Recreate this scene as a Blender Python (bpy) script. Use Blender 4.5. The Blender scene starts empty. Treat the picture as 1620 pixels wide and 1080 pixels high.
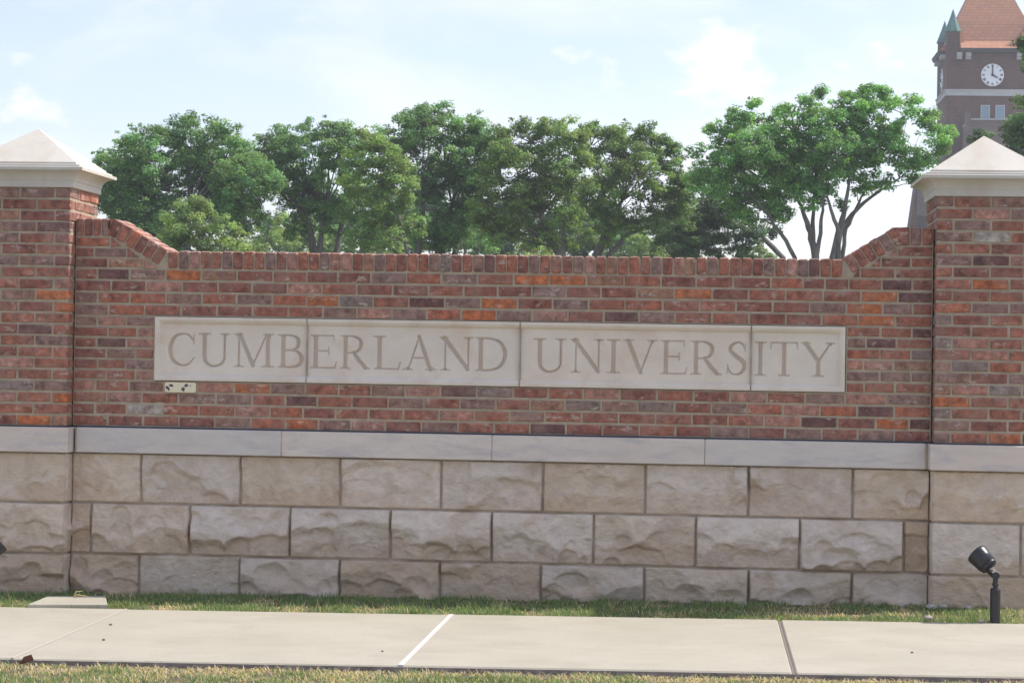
import bpy, math, random
import numpy as np
from mathutils import Vector, Matrix
random.seed(7); rng = np.random.default_rng(11)
SC = bpy.context.scene
COL = SC.collection
# ------------------------------------------------------------------ camera maths
F_PX, CX, CY, ROLL = 3520.0, 810.0, 540.0, 0.0163
psi, th = math.atan(307/3520), math.atan(26/3520)
CAM = np.array([0., -12.5, 1.35])
cF = np.array([-math.sin(psi)*math.cos(th), math.cos(psi)*math.cos(th), math.sin(th)])
r0 = np.array([math.cos(psi), math.sin(psi), 0.]); u0 = np.cross(r0, cF)
cR = r0*math.cos(ROLL)+u0*math.sin(ROLL); cU = u0*math.cos(ROLL)-r0*math.sin(ROLL)
def at(px, py, Y):
    d = cF*F_PX+cR*(px-CX)-cU*(py-CY)
    return CAM+d*((Y-CAM[1])/d[1])
def xat(px, z, Y=0.0):
    py = 540.
    for _ in range(4):
        p = at(px, py, Y); py -= (z-p[2])*F_PX/(Y-CAM[1])
    return float(at(px, py, Y)[0])
def gz(x): return 0.01*(min(max(x, -9.), 7.)+1.2)          # the pavement climbs gently to the right
# ------------------------------------------------------------------ object helpers
def tag(o, label=None, cat=None, group=None, kind=None):
    for k, v in (('label', label), ('category', cat), ('group', group), ('kind', kind)):
        if v: o[k] = v
    return o
def empty(name, loc=(0, 0, 0), label=None, cat=None, group=None):
    o = bpy.data.objects.new(name, None); COL.objects.link(o); o.location = loc; o.empty_display_size = .2
    return tag(o, label, cat, group)
def link_mesh(name, me, mats, parent=None):
    o = bpy.data.objects.new(name, me); COL.objects.link(o)
    for m in (mats if isinstance(mats, (list, tuple)) else [mats]): me.materials.append(m)
    if parent is not None:
        o.parent = parent; o.matrix_parent_inverse = Matrix.Translation(-Vector(parent.location))
    return o
class MB:
    """collects polygons for one mesh"""
    def __init__(s): s.v = []; s.f = []; s.c = []; s.m = []
    def add(s, vs, fs, col=(1, 1, 1), mi=0):
        n = len(s.v); s.v += [tuple(map(float, p)) for p in vs]; s.c += [col]*len(vs)
        s.f += [tuple(i+n for i in f) for f in fs]; s.m += [mi]*len(fs)
    def box(s, a, b, col=(1, 1, 1), mi=0, ch=0.0, jit=0.0, T=None):
        (x0, y0, z0), (x1, y1, z1) = a, b
        if ch <= 0:
            vs = [(x, y, z) for x in (x0, x1) for y in (y0, y1) for z in (z0, z1)]
            fs = [(0, 1, 3, 2), (4, 6, 7, 5), (0, 4, 5, 1), (2, 3, 7, 6), (0, 2, 6, 4), (1, 5, 7, 3)]
        else:
            vs = []; idx = {}
            for i, x in enumerate((x0, x1)):
                for j, y in enumerate((y0, y1)):
                    for k, z in enumerate((z0, z1)):
                        sx, sy, sz = (1 if i == 0 else -1), (1 if j == 0 else -1), (1 if k == 0 else -1)
                        jj = [random.uniform(-jit, jit) for _ in range(3)]
                        for ax in range(3):
                            p = [x+sx*ch+jj[0], y+sy*ch, z+sz*ch+jj[2]]
                            p[ax] -= (sx, sy, sz)[ax]*ch
                            idx[(i, j, k, ax)] = len(vs); vs.append(tuple(p))
            I = idx; fs = []
            for ax in range(3):
                o1, o2 = [a_ for a_ in range(3) if a_ != ax]
                for sgn in (0, 1):
                    q = []
                    for (p_, r_) in ((0, 0), (1, 0), (1, 1), (0, 1)):
                        t = [0, 0, 0]; t[ax] = sgn; t[o1] = p_; t[o2] = r_; q.append(I[(t[0], t[1], t[2], ax)])
                    flip = (sgn == 0) != (ax == 1)
                    fs.append(tuple(q[::-1] if flip else q))
            for ax in range(3):
                o1, o2 = [a_ for a_ in range(3) if a_ != ax]
                for p_ in (0, 1):
                    for r_ in (0, 1):
                        t0 = [0, 0, 0]; t1 = [0, 0, 0]; t0[ax] = 0; t1[ax] = 1
                        t0[o1] = t1[o1] = p_; t0[o2] = t1[o2] = r_
                        fs.append((I[(*t0, o1)], I[(*t1, o1)], I[(*t1, o2)], I[(*t0, o2)]))
            for i in (0, 1):
                for j in (0, 1):
                    for k in (0, 1): fs.append((I[(i, j, k, 0)], I[(i, j, k, 1)], I[(i, j, k, 2)]))
        if T is not None: vs = [T(p) for p in vs]
        s.add(vs, fs, col, mi)
    def tube(s, pts, rad, n=8, col=(1, 1, 1), mi=0, cap=True):
        pts = [Vector(p) for p in pts]; rings = []
        for i, p in enumerate(pts):
            t = (pts[min(i+1, len(pts)-1)]-pts[max(i-1, 0)]).normalized()
            a = t.cross(Vector((0, 1, 0.13))).normalized(); b = t.cross(a).normalized()
            r = rad[i] if isinstance(rad, (list, tuple)) else rad
            rings.append([p+(a*math.cos(2*math.pi*k/n)+b*math.sin(2*math.pi*k/n))*r for k in range(n)])
        vs = [q for r_ in rings for q in r_]; fs = []
        for i in range(len(pts)-1):
            for k in range(n):
                fs.append((i*n+k, i*n+(k+1) % n, (i+1)*n+(k+1) % n, (i+1)*n+k))
        if cap: fs += [tuple(range(n))[::-1], tuple(range((len(pts)-1)*n, len(pts)*n))]
        s.add(vs, fs, col, mi)
    def loft(s, rings, col=(1, 1, 1), mi=0, cap=True):
        n = len(rings[0]); vs = [q for r_ in rings for q in r_]; fs = []
        for i in range(len(rings)-1):
            for k in range(n): fs.append((i*n+k, i*n+(k+1) % n, (i+1)*n+(k+1) % n, (i+1)*n+k))
        if cap: fs += [tuple(range(n))[::-1], tuple(range((len(rings)-1)*n, len(rings)*n))]
        s.add(vs, fs, col, mi)
    def build(s, name, mats, parent=None, smooth=False):
        me = bpy.data.meshes.new(name); me.from_pydata(s.v, [], s.f); me.update()
        at_ = me.color_attributes.new('Col', 'FLOAT_COLOR', 'POINT')
        arr = np.ones((len(s.v), 4), np.float32); arr[:, :3] = np.array(s.c, np.float32).reshape(-1, 3)
        at_.data.foreach_set('color', arr.ravel())
        me.polygons.foreach_set('material_index', s.m)
        if smooth: me.polygons.foreach_set('use_smooth', [True]*len(s.f))
        return link_mesh(name, me, mats, parent)
def np_mesh(name, V, Fq, C, mats, parent=None, smooth=False, k=4):
    me = bpy.data.meshes.new(name); nv, nf = len(V), len(Fq)
    me.vertices.add(nv); me.vertices.foreach_set('co', np.ascontiguousarray(V, np.float32).ravel())
    me.loops.add(nf*k); me.loops.foreach_set('vertex_index', np.ascontiguousarray(Fq, np.int32).ravel())
    me.polygons.add(nf); me.polygons.foreach_set('loop_start', np.arange(nf, dtype=np.int32)*k)
    me.polygons.foreach_set('loop_total', np.full(nf, k, np.int32))
    if smooth: me.polygons.foreach_set('use_smooth', np.ones(nf, bool))
    me.update(calc_edges=True)
    a = me.color_attributes.new('Col', 'FLOAT_COLOR', 'POINT')
    arr = np.ones((nv, 4), np.float32); arr[:, :3] = C; a.data.foreach_set('color', arr.ravel())
    return link_mesh(name, me, mats, parent)
def grid_faces(nx, nz):
    i = np.arange(nx-1)[:, None]*nz+np.arange(nz-1)[None, :]
    return np.stack([i, i+nz, i+nz+1, i+1], -1).reshape(-1, 4)
# ------------------------------------------------------------------ materials
class NT:
    def __init__(s, name):
        s.mat = bpy.data.materials.new(name); s.mat.use_nodes = True; s.t = s.mat.node_tree
        s.b = s.t.nodes['Principled BSDF']; s.out = s.t.nodes['Material Output']
    def n(s, typ, **kw):
        nd = s.t.nodes.new(typ)
        for k_, v in kw.items():
            if k_.startswith('i_'):
                key = k_[2:]; key = int(key) if key.isdigit() else key.replace('_', ' ')
                nd.inputs[key].default_value = v
            else: setattr(nd, k_, v)
        return nd
    def l(s, a, b): s.t.links.new(a, b)
    def noise(s, scale, detail=4, rough=.55, stretch=None, dist=0.0):
        tc = s.n('ShaderNodeNewGeometry'); src = tc.outputs['Position']
        if stretch:
            mp = s.n('ShaderNodeMapping'); mp.inputs['Scale'].default_value = stretch; s.l(src, mp.inputs[0]); src = mp.outputs[0]
        nz = s.n('ShaderNodeTexNoise', i_Scale=scale, i_Detail=detail, i_Roughness=rough, i_Distortion=dist)
        s.l(src, nz.inputs['Vector']); return nz.outputs['Fac']
    def ramp(s, fac, stops):
        r = s.n('ShaderNodeValToRGB'); e = r.color_ramp.elements
        while len(e) < len(stops): e.new(.5)
        for el, (p, c) in zip(e, stops):
            el.position = p; el.color = (*c, 1) if isinstance(c, tuple) else (c, c, c, 1)
        s.l(fac, r.inputs[0]); return r.outputs[0]
    def mix(s, fac, a, b, typ='MIX'):
        m = s.n('ShaderNodeMix', data_type='RGBA', blend_type=typ)
        for sock, v in ((m.inputs[0], fac), (m.inputs[6], a), (m.inputs[7], b)):
            if isinstance(v, (int, float)): sock.default_value = v
            elif isinstance(v, tuple): sock.default_value = (*v, 1)
            else: s.l(v, sock)
        return m.outputs[2]
    def attr(s):
        return s.n('ShaderNodeAttribute', attribute_name='Col').outputs['Color']
    def bump(s, h, strength=.5, dist=.01, prev=None):
        b = s.n('ShaderNodeBump', i_Strength=strength, i_Distance=dist); s.l(h, b.inputs['Height'])
        if prev: s.l(prev, b.inputs['Normal'])
        s.l(b.outputs[0], s.b.inputs['Normal']); return b.outputs[0]
    def base(s, c):
        if isinstance(c, tuple): s.b.inputs['Base Color'].default_value = (*c, 1)
        else: s.l(c, s.b.inputs['Base Color'])
    def rough(s, v): s.b.inputs['Roughness'].default_value = v
def simple(name, c, rough=.7, metal=0.0, var=.12, scale=6):
    m = NT(name); nz = m.noise(scale)
    m.base(m.mix(1.0, c, m.ramp(nz, [(.3, 1-var), (.7, 1+var)]), 'MULTIPLY')); m.rough(rough)
    m.b.inputs['Metallic'].default_value = metal; return m.mat
def brick_mat(name, sc=1.0):
    m = NT(name); c = m.attr()
    c = m.mix(1.0, c, m.ramp(m.noise(22*sc, 5, .6), [(.34, .52), (.5, 1.0), (.66, 1.5)]), 'MULTIPLY')
    c = m.mix(m.ramp(m.noise(7*sc, 5, .65), [(.38, 0.), (.62, .3)]), c, (.27, .115, .08))
    c = m.mix(m.ramp(m.noise(2.1*sc, 6, .7), [(.54, 0.), (.70, .25)]), c, (.46, .38, .34))
    c = m.mix(m.ramp(m.noise(9*sc, 3, .6), [(.48, 0.), (.66, .45)]), c, (.33, .21, .16))       # scuffed, limey areas
    c = m.mix(m.ramp(m.noise(10*sc, 6, .75, (1, 1, 2.0), .1), [(.57, 0.), (.63, .6)]), c, (.56, .46, .38))  # chips and mortar smears
    c = m.mix(m.ramp(m.noise(60*sc, 2, .5), [(.63, 0.), (.69, .7)]), c, (.07, .045, .04))        # dark pits
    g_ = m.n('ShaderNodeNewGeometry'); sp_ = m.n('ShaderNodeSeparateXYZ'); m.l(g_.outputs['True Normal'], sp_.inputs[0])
    c = m.mix(m.ramp(sp_.outputs[2], [(.5, 0.), (.8, .5)]), c, (.50, .36, .29))       # upward-facing sides mixed paler
    m.base(c); m.rough(.88)
    m.bump(m.noise(90*sc, 4, .7), .5, .006); return m.mat
def mortar_mat():
    m = NT('mortar')
    c = m.ramp(m.noise(14, 5, .6), [(.3, (.33, .27, .18)), (.7, (.48, .395, .28))])
    c = m.mix(m.ramp(m.noise(3.5, 4, .7), [(.6, 0.), (.8, .5)]), c, (.52, .48, .42))
    m.base(c); m.rough(.95); m.bump(m.noise(160, 3, .7), .5, .005); return m.mat
def limestone_mat(name, c0, c1, dark_tint, smudge=0.35, ss=(1, 1, 1)):
    m = NT(name)
    c = m.ramp(m.noise(5, 5, .6, ss), [(.3, c0), (.7, c1)])
    c = m.mix(1.0, c, m.attr(), 'MULTIPLY')
    c = m.mix(m.ramp(m.noise(3.2, 6, .65, ss, .5), [(.50, 0.), (.66, smudge)]), c, dark_tint)
    c = m.mix(m.ramp(m.noise(120, 2), [(.66, 0.), (.74, .35)]), c, (.16, .14, .12))
    m.base(c); m.rough(.9); m.bump(m.noise(70, 5, .7), .25, .004); return m.mat
def rock_mat():
    m = NT('split_face_stone')
    c = m.attr()
    c = m.mix(1.0, c, m.ramp(m.noise(11, 6, .65, (1, 1, 1.6), .4), [(.28, .82), (.5, 1.), (.74, 1.14)]), 'MULTIPLY')
    c = m.mix(m.ramp(m.noise(4.2, 5, .6, None, .7), [(.5, 0.), (.66, .5)]), c, (.46, .33, .22))
    c = m.mix(m.ramp(m.noise(6.5, 5, .7, (1, 1, 1.5)), [(.52, 0.), (.68, .45)]), c, (.70, .62, .57))
    m.base(c); m.rough(.93)
    g_ = m.n('ShaderNodeNewGeometry'); sp_ = m.n('ShaderNodeSeparateXYZ'); m.l(g_.outputs['Position'], sp_.inputs[0])
    ad = m.n('ShaderNodeMath', operation='MULTIPLY_ADD'); m.l(m.noise(7, 5, .7), ad.inputs[0]); ad.inputs[1].default_value = -.5; m.l(sp_.outputs[2], ad.inputs[2])
    c = m.mix(m.ramp(ad.outputs[0], [(0., .3), (.06, 0.)]), c, (.42, .32, .22))      # soil splashed on the lowest course
    m.t.links.new(c, m.b.inputs['Base Color'])
    rd = m.n('ShaderNodeTexNoise', noise_type='RIDGED_MULTIFRACTAL', i_Scale=7.0, i_Detail=5.0, i_Roughness=.55); m.l(g_.outputs['Position'], rd.inputs['Vector'])
    pb = m.bump(rd.outputs[0], .45, .022)
    m.bump(m.noise(26, 8, .62, (1, 1, 1.3)), .8, .02, pb); return m.mat
def leaf_mat():
    m = NT('foliage'); c = m.attr(); m.base(c); m.rough(.62)
    m.b.inputs['Specular IOR Level'].default_value = .25
    tr = m.n('ShaderNodeBsdfTranslucent'); m.l(m.mix(1.0, c, (1.2, 1.25, .7), 'MULTIPLY'), tr.inputs[0])
    mx = m.n('ShaderNodeMixShader'); mx.inputs[0].default_value = .45
    m.l(m.b.outputs[0], mx.inputs[1]); m.l(tr.outputs[0], mx.inputs[2]); m.l(mx.outputs[0], m.out.inputs[0]); return m.mat
def bark_mat():
    m = NT('bark')
    m.base(m.ramp(m.noise(6, 5, .7, (1, 1, .3)), [(.3, (.09, .078, .068)), (.7, (.26, .235, .21))])); m.rough(.95)
    m.bump(m.noise(20, 4, .7, (1, 1, .25)), .6, .03); return m.mat
def concrete_mat():
    m = NT('concrete')
    c = m.ramp(m.noise(1.6, 6, .6), [(.3, (.38, .352, .27)), (.7, (.445, .412, .325))])
    c = m.mix(m.ramp(m.noise(110, 3), [(.60, 0.), (.68, .5)]), c, (.24, .20, .165))
    c = m.mix(m.ramp(m.noise(2.4, 7, .7, (1, 1.3, 1), .3), [(.46, 0.), (.68, .28)]), c, (.27, .235, .19))
    m.base(c); m.rough(.92); m.bump(m.noise(150, 3, .6, (.35, 1, 1)), .3, .003); return m.mat
def soil_mat():
    m = NT('soil_turf')
    c = m.ramp(m.noise(9, 6, .7), [(.3, (.05, .075, .02)), (.5, (.12, .10, .055)), (.7, (.24, .18, .11))])
    m.base(c); m.rough(1.); m.bump(m.noise(40, 5, .7), .8, .02); return m.mat
def lawn_mat():
    m = NT('lawn')
    m.base(m.ramp(m.noise(1.2, 8, .7), [(.3, (.055, .085, .028)), (.7, (.12, .145, .055))])); m.rough(1.)
    m.bump(m.noise(30, 4, .7), .6, .03); return m.mat
def tower_brick(name, a, b):
    m = NT(name); br = m.n('ShaderNodeTexBrick', i_Scale=1.0, i_Color1=(*a, 1), i_Color2=(*b, 1), i_Mortar=(.16, .13, .12, 1))
    br.inputs['Mortar Size'].default_value = .008; br.inputs['Brick Width'].default_value = .42; br.inputs['Row Height'].default_value = .14
    g = m.n('ShaderNodeNewGeometry'); sep = m.n('ShaderNodeSeparateXYZ'); m.l(g.outputs['Position'], sep.inputs[0])
    ad = m.n('ShaderNodeMath', operation='ADD'); m.l(sep.outputs[0], ad.inputs[0]); m.l(sep.outputs[1], ad.inputs[1])
    cb = m.n('ShaderNodeCombineXYZ'); m.l(ad.outputs[0], cb.inputs[0]); m.l(sep.outputs[2], cb.inputs[1]); m.l(cb.outputs[0], br.inputs[0])
    c = m.mix(1.0, br.outputs[0], m.ramp(m.noise(.7, 5, .6), [(.3, .8), (.7, 1.2)]), 'MULTIPLY')
    m.base(c); m.rough(.9); return m.mat
def roof_tile_mat():
    m = NT('clay_roof_tiles')
    g = m.n('ShaderNodeNewGeometry'); sep = m.n('ShaderNodeSeparateXYZ'); m.l(g.outputs['Position'], sep.inputs[0])
    ad = m.n('ShaderNodeMath', operation='ADD'); m.l(sep.outputs[0], ad.inputs[0]); m.l(sep.outputs[1], ad.inputs[1])
    cb = m.n('ShaderNodeCombineXYZ'); m.l(ad.outputs[0], cb.inputs[0]); m.l(sep.outputs[2], cb.inputs[1])
    br = m.n('ShaderNodeTexBrick', i_Scale=1.0, i_Color1=(.54, .24, .115, 1), i_Color2=(.46, .20, .10, 1), i_Mortar=(.34, .15, .10, 1))
    br.inputs['Mortar Size'].default_value = .025; br.inputs['Brick Width'].default_value = .5; br.inputs['Row Height'].default_value = .25
    m.l(cb.outputs[0], br.inputs[0]); m.base(br.outputs[0]); m.rough(.75); return m.mat
M = dict(brick=brick_mat('brick'), mortar=mortar_mat(), rock=rock_mat(), leaf=leaf_mat(), bark=bark_mat(), concrete=concrete_mat(),
    soil=soil_mat(), lawn=lawn_mat(), tbrick=tower_brick('tower_brick', (.120, .060, .036), (.090, .045, .029)),
    wbrick=tower_brick('pale_wing_brick', (.22, .16, .135), (.18, .13, .115)), roof=roof_tile_mat(),
    sign=limestone_mat('carved_limestone', (.69, .60, .485), (.76, .68, .56), (.62, .47, .34), .5),
    ledge=limestone_mat('ledge_limestone', (.60, .535, .455), (.68, .61, .53), (.46, .42, .415), .7, (1, 1, 4)),
    cap=limestone_mat('cap_limestone', (.56, .525, .445), (.62, .585, .505), (.43, .36, .26), .35, (1, 1, .35)),
    joint=simple('pointing', (.40, .335, .26), .95, 0, .25, 9), flash=simple('dark_membrane', (.035, .035, .05), .6),
    plaque=simple('cream_enamel', (.80, .70, .47), .5, 0, .05, 20), glue=simple('purple_adhesive', (.14, .11, .16), .8),
    black=simple('black_powder_coat', (.020, .020, .023), .33, .0), lens=simple('lamp_glass', (.08, .08, .09), .1),
    stone=simple('tower_limestone', (.48, .47, .46), .85), green=simple('green_copper', (.065, .185, .16), .6, 0, .35, 1.5),
    orange=simple('cheek_orange', (.62, .25, .10), .5), glass=simple('window_glass', (.20, .30, .36), .15),
    clockw=simple('clock_white', (.86, .88, .90), .5, 0, .02), clockb=simple('clock_black', (.03, .03, .05), .6), trim=simple('dark_trim', (.06, .055, .06), .7),
    slate=simple('grey_roofing', (.25, .28, .32), .7), white=simple('white_paint', (.8, .8, .82), .5), asphalt=simple('asphalt', (.055, .055, .055), .95, 0, .3, 30),
    deadleaf=simple('dead_leaf', (.22, .095, .085), .8), pebble=simple('pebble', (.46, .40, .36), .9, 0, .3, 25), straw=simple('straw', (.62, .50, .22), .8))
# ------------------------------------------------------------------ brick colours (real albedo)
PAL = dict(R=(.300, .117, .078), M=(.228, .086, .064), P=(.235, .145, .122), O=(.44, .135, .048), D=(.125, .060, .058),
           G=(.205, .165, .152), T=(.300, .160, .102), K=(.38, .190, .150), o=(.36, .120, .070), W=(.40, .36, .33))
def bcol(c):
    r, g, b = PAL[c]; b *= .92; k = random.uniform(.98, 1.22); h = random.uniform(-.05, .05)
    return (r*k*(1+h), g*k, b*k*(1-h))
def randc(): return random.choice('RRRRMMMMPPPKoTDR')
J = .0058     # half a mortar joint
def brick(mb, x0, x1, y0, y1, z0, z1, c, T=None, iy=0.):
    d = random.uniform(-.0015, .002)+iy
    wz = .0016*math.sin(x0*2.3+z0*9)+random.uniform(-.0009, .0009); z0 += wz; z1 += wz
    if T is None and iy == 0 and y1-y0 < .16:
        a0, a1 = x0+J+random.uniform(-.0015, .0012), x1-J+random.uniform(-.0012, .0015); b0, b1 = z0+J+random.uniform(-.001, .001), z1-J+random.uniform(-.001, .001)
        nx_ = max(2, int((a1-a0)/.03)); o = []; jt = lambda q: random.uniform(-q, q)
        o += [(a0+(a1-a0)*i/nx_, b0) for i in range(nx_)]+[(a1, b0), (a1, (b0+b1)/2)]
        o += [(a1-(a1-a0)*i/nx_, b1) for i in range(nx_)]+[(a0, b1), (a0, (b0+b1)/2)]
        xm, zm = (a0+a1)/2, (b0+b1)/2; ring = []
        chip = random.random() < .3; ci = random.randrange(len(o))
        for i, (x, z) in enumerate(o):
            k = .0011 if not (chip and i == ci) else .006
            ring.append((x+jt(.0009)-math.copysign(abs(jt(k)), x-xm), z+jt(.0006)-math.copysign(abs(jt(k)), z-zm)))
        def R_(y, ins): return [(x-math.copysign(min(ins, abs(x-xm)), x-xm), y+y0+d, z-math.copysign(min(ins, abs(z-zm)), z-zm)) for x, z in ring]
        c_ = bcol(c); r0_, r1_, r2_ = R_(.03, 0), R_(.0032, .0004), R_(0, .0042); n_ = len(ring)
        vs = r0_+r1_+r2_; fs = []
        for q in (0, 1):
            for k in range(n_): fs.append((q*n_+k, q*n_+(k+1) % n_, (q+1)*n_+(k+1) % n_, (q+1)*n_+k))
        fs.append(tuple(range(2*n_, 3*n_))); mb.add(vs, fs, c_, 0)
        mb.box((a0+.004, y0+.02, b0+.004), (a1-.004, y1, b1-.004), c_, 0); return
    mb.box((x0+J+random.uniform(-.001, .001), y0+d, z0+J+random.uniform(-.0012, .0012)),
           (x1-J+random.uniform(-.001, .001), y1-iy, z1-J+random.uniform(-.0012, .0012)), bcol(c), 0, .0045, .0024, T)
# ------------------------------------------------------------------ main wall
XL, XR, ZB, ZC, ZT = -3.612, 1.249, .921, 1.825, 1.929
TH = .29
def parse(s):
    out = []
    for w in s.split():
        i = 0
        while w[i].isdigit(): i += 1
        out.append((float(w[:i]), w[i]))
    return out
TOP = ["131R 177D 233P 291O 346T 404M 460R 510M 559M 615P 671o 726P 785R 840O 898O 958T 1017R 1074M 1130M 1190M 1250o 1291M 1320M 1366R 1424D 1463M",
 "148M 203M 258K 318M 371M 426M 483K 536R 592M 650M 705R 761M 814M 868P 922M 979M 1037T 1097O 1156M 1213o 1273R 1332R 1392O 1449D",
 "131P 177o 233o 291P 347R 402P 460o 510O 562G 618R 675D 732P 790O 847M 902P 960R 1018o 1078R 1136R 1193M 1252M 1310P 1368O 1425P 1463M",
 "143P 200o 257R 315M 371M 428R 484R 537P 592K 648P 701o 758O 813P 870K 927M 983D 1039P 1097R 1156R 1215M 1272M 1328R 1388O 1445R"]
SL = ["131P 176K 223P", "142M 198o 236K", "130R 174D 225K", "141M 195P 233R", "134M 174R 222P", "141R 195R 233K"]
SR = ["1365R 1421o 1464D", "1350P 1390D 1447R", "1364o 1419R 1464G", "1345K 1387K 1440T", "1364P 1419P 1464P", "1348R 1386R 1446R"]
BOT = ["128K 174o 233P 285R 340K 400O 456P 510R 561R 613P 669K 725D 783G 840M 894R 951K 1010M 1068R 1127M 1184K 1243R 1305P 1370K 1435P",
 "141T 196K 252R 311P 371P 427R 476D 527R 585M 643P 699M 756P 812R 865T 923G 980P 1038G 1096M 1155P 1210o 1267K 1327o 1385D 1444o",
 "128M 172R 229W 285R 343R 400K 453o 506M 556R 610R 666R 722K 779R 834P 890R 949R 1008R 1066R 1123M 1181R 1237K 1296D 1355M 1416O 1460D",
 "142R 197M 255R 311M 368P 425o 478O 529P 581K 638M 695P 754R 809R 867D 924M 983M 1040o 1097M 1156P 1213M 1271P 1329R 1385P 1445M"]
def row(mb, spec, xa, xb, z0, z1, y0=0.0, y1=.1):
    cs = [(xat(px, (z0+z1)/2, y0), c) for px, c in parse(spec)]
    cs = [q for q in cs if xa < q[0] < xb]
    e = [xa]+[(cs[i][0]+cs[i+1][0])/2 for i in range(len(cs)-1)]+[xb]
    for i, (_, c) in enumerate(cs): brick(mb, e[i], e[i+1], y0, y1, z0, z1, c)
wall = empty('sign_wall', ((XL+XR)/2, TH/2, gz(-1.2)), 'long low brick wall on rough stone blocks with a carved limestone name panel', 'sign wall')
mb = MB()
SX0, SX1, SZ0, SZ1 = -3.143, .776, 1.1865, 1.556
h = (ZC-SZ1)/4
for i, s in enumerate(TOP): row(mb, s, XL, XR, ZC-(i+1)*h, ZC-i*h)
h = (SZ1-SZ0)/6
for i in range(6):
    row(mb, SL[i], XL, SX0-.003, SZ1-(i+1)*h, SZ1-i*h); row(mb, SR[i], SX1+.003, XR, SZ1-(i+1)*h, SZ1-i*h)
h = (SZ0-ZB)/4
for i, s in enumerate(BOT): row(mb, s, XL, XR, SZ0-(i+1)*h, SZ0-i*h)
zl = 2.006; hu = (zl-ZC)/3                           # three short courses beside each pillar
for k, (sl, xe, sr, xs) in enumerate((("142M 200T", 226, "1388R 1445R", 1361), ("128M 170P", 200, "1422M 1460R", 1394), ("146o", 174, "1447M", 1420))):
    z0, z1 = ZC+k*hu, ZC+(k+1)*hu
    row(mb, sl, XL, xat(xe, z0), z0, z1); row(mb, sr, xat(xs, z0), XR, z0, z1)
def cut_brick(x0, xa, xb, z0, z1, c):      # x0 vertical side, xa/xb slanted side at bottom/top
    z0 += J; z1 -= J; q = [(x0, z0), (xa, z0), (xb, z1), (x0, z1)]
    if xa < x0: q = q[::-1]
    m0 = len(mb.v); mb.add([(x, .0, z) for x, z in q]+[(x, .08, z) for x, z in q], [(0, 1, 2, 3), (0, 4, 5, 1), (1, 5, 6, 2), (2, 6, 7, 3), (3, 7, 4, 0)], bcol(c), 0)
RLa, RRb = -3.385, 1.035
for k, (lx, rx, cl, cr_) in enumerate(((226, 1361, 'K', 'M'), (200, 1394, 'M', 'R'), (174, 1420, 'R', 'K'))):
    z0, z1 = ZC+k*hu, ZC+(k+1)*hu
    fl = lambda z: RLa-.070+(2.015-z)*1.742; fr = lambda z: RRb+.070-(2.015-z)*1.59
    a = xat(lx, z0)+J
    if fl(z0)-a > .02: cut_brick(a, fl(z0+J), max(fl(z1-J), a+.004), z0, z1, cl)
    a = xat(rx, z0)-J
    if a-fr(z0) > .02: cut_brick(a, fr(z0+J), min(fr(z1-J), a-.004), z0, z1, cr_)
# back face courses
nr = 14; hb = (ZC-ZB)/nr
for r_ in range(nr):
    x = XL-(.1 if r_ % 2 else 0)
    while x < XR:
        a, b = max(x, XL), min(x+.205, XR)
        if b-a > .03: brick(mb, a, b, TH-.1, TH+.002, ZB+r_*hb, ZB+(r_+1)*hb, randc())
        x += .205
# mortar body following the stepped outline
RL0, RL1, RR0, RR1 = -3.385, -3.075, .752, 1.035     # ramps: level end and foot, left and right
prof = [(XL, ZB), (XR, ZB), (XR, 2.104), (RR1, 2.104), (RR0, 1.921), (RL1, 1.921), (RL0, 2.104), (XL, 2.104)]
def slab(prof, ya, yb):
    n = len(prof); vs = [(x, ya, z) for x, z in prof]+[(x, yb, z) for x, z in prof]
    mb.add(vs, [tuple(range(n)), tuple(range(2*n-1, n-1, -1))]+[((i+1) % n, i, i+n, (i+1) % n+n) for i in range(n)], (1, 1, 1), 1)
slab(prof, .06, TH-.004)
slab([(XL, ZB), (XR, ZB), (XR, SZ0-.001), (XL, SZ0-.001)], .0055, .059)
slab([(XL, SZ0-.0005), (SX0-.001, SZ0-.0005), (SX0-.001, SZ1), (XL, SZ1)], .0055, .059)
slab([(SX1+.001, SZ0-.0005), (XR, SZ0-.0005), (XR, SZ1), (SX1+.001, SZ1)], .0055, .059)
slab([(XL, SZ1+.001), (XR, SZ1+.001)]+prof[2:], .0055, .059)
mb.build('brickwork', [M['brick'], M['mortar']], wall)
# coping of bricks on edge, with swept ramps
mb = MB()
def place_on(T, w, c):
    for (ya, yb) in ((-.004, .142), (.146, TH+.004)):
        d = random.uniform(-.001, .003)
        mb.box((J-.001, ya, J), (w-J+.001, yb, .104+d), bcol(c), 0, .006, .002, T)
seq = 'RPKRRPMRRPMKRRPRKMTPRMRRPGMRPDRoMPRRMPKRTRoRPMKTRPoRRMPRKPDRoTRMKRPRMPoTRRKM'
x = RL1+.004; i = 0; nb = round((RR0-RL1)/.0625); wb = (RR0-RL1)/nb
for i in range(nb):
    x = RL1+i*wb
    place_on(lambda p, x=x: (p[0]+x, p[1], p[2]+ZC), wb, seq[i % len(seq)])
nb = 4; wb = (RL0-.03-XL)/nb
for i in range(nb):
    x = XL+i*wb; place_on(lambda p, x=x: (p[0]+x, p[1], p[2]+2.006), wb, 'MMRP'[i])
nb = 3; wb = (XR-RR1-.02)/nb
for i in range(nb):
    x = RR1+.02+i*wb; place_on(lambda p, x=x: (p[0]+x, p[1], p[2]+2.006), wb, 'RPR'[i])
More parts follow.
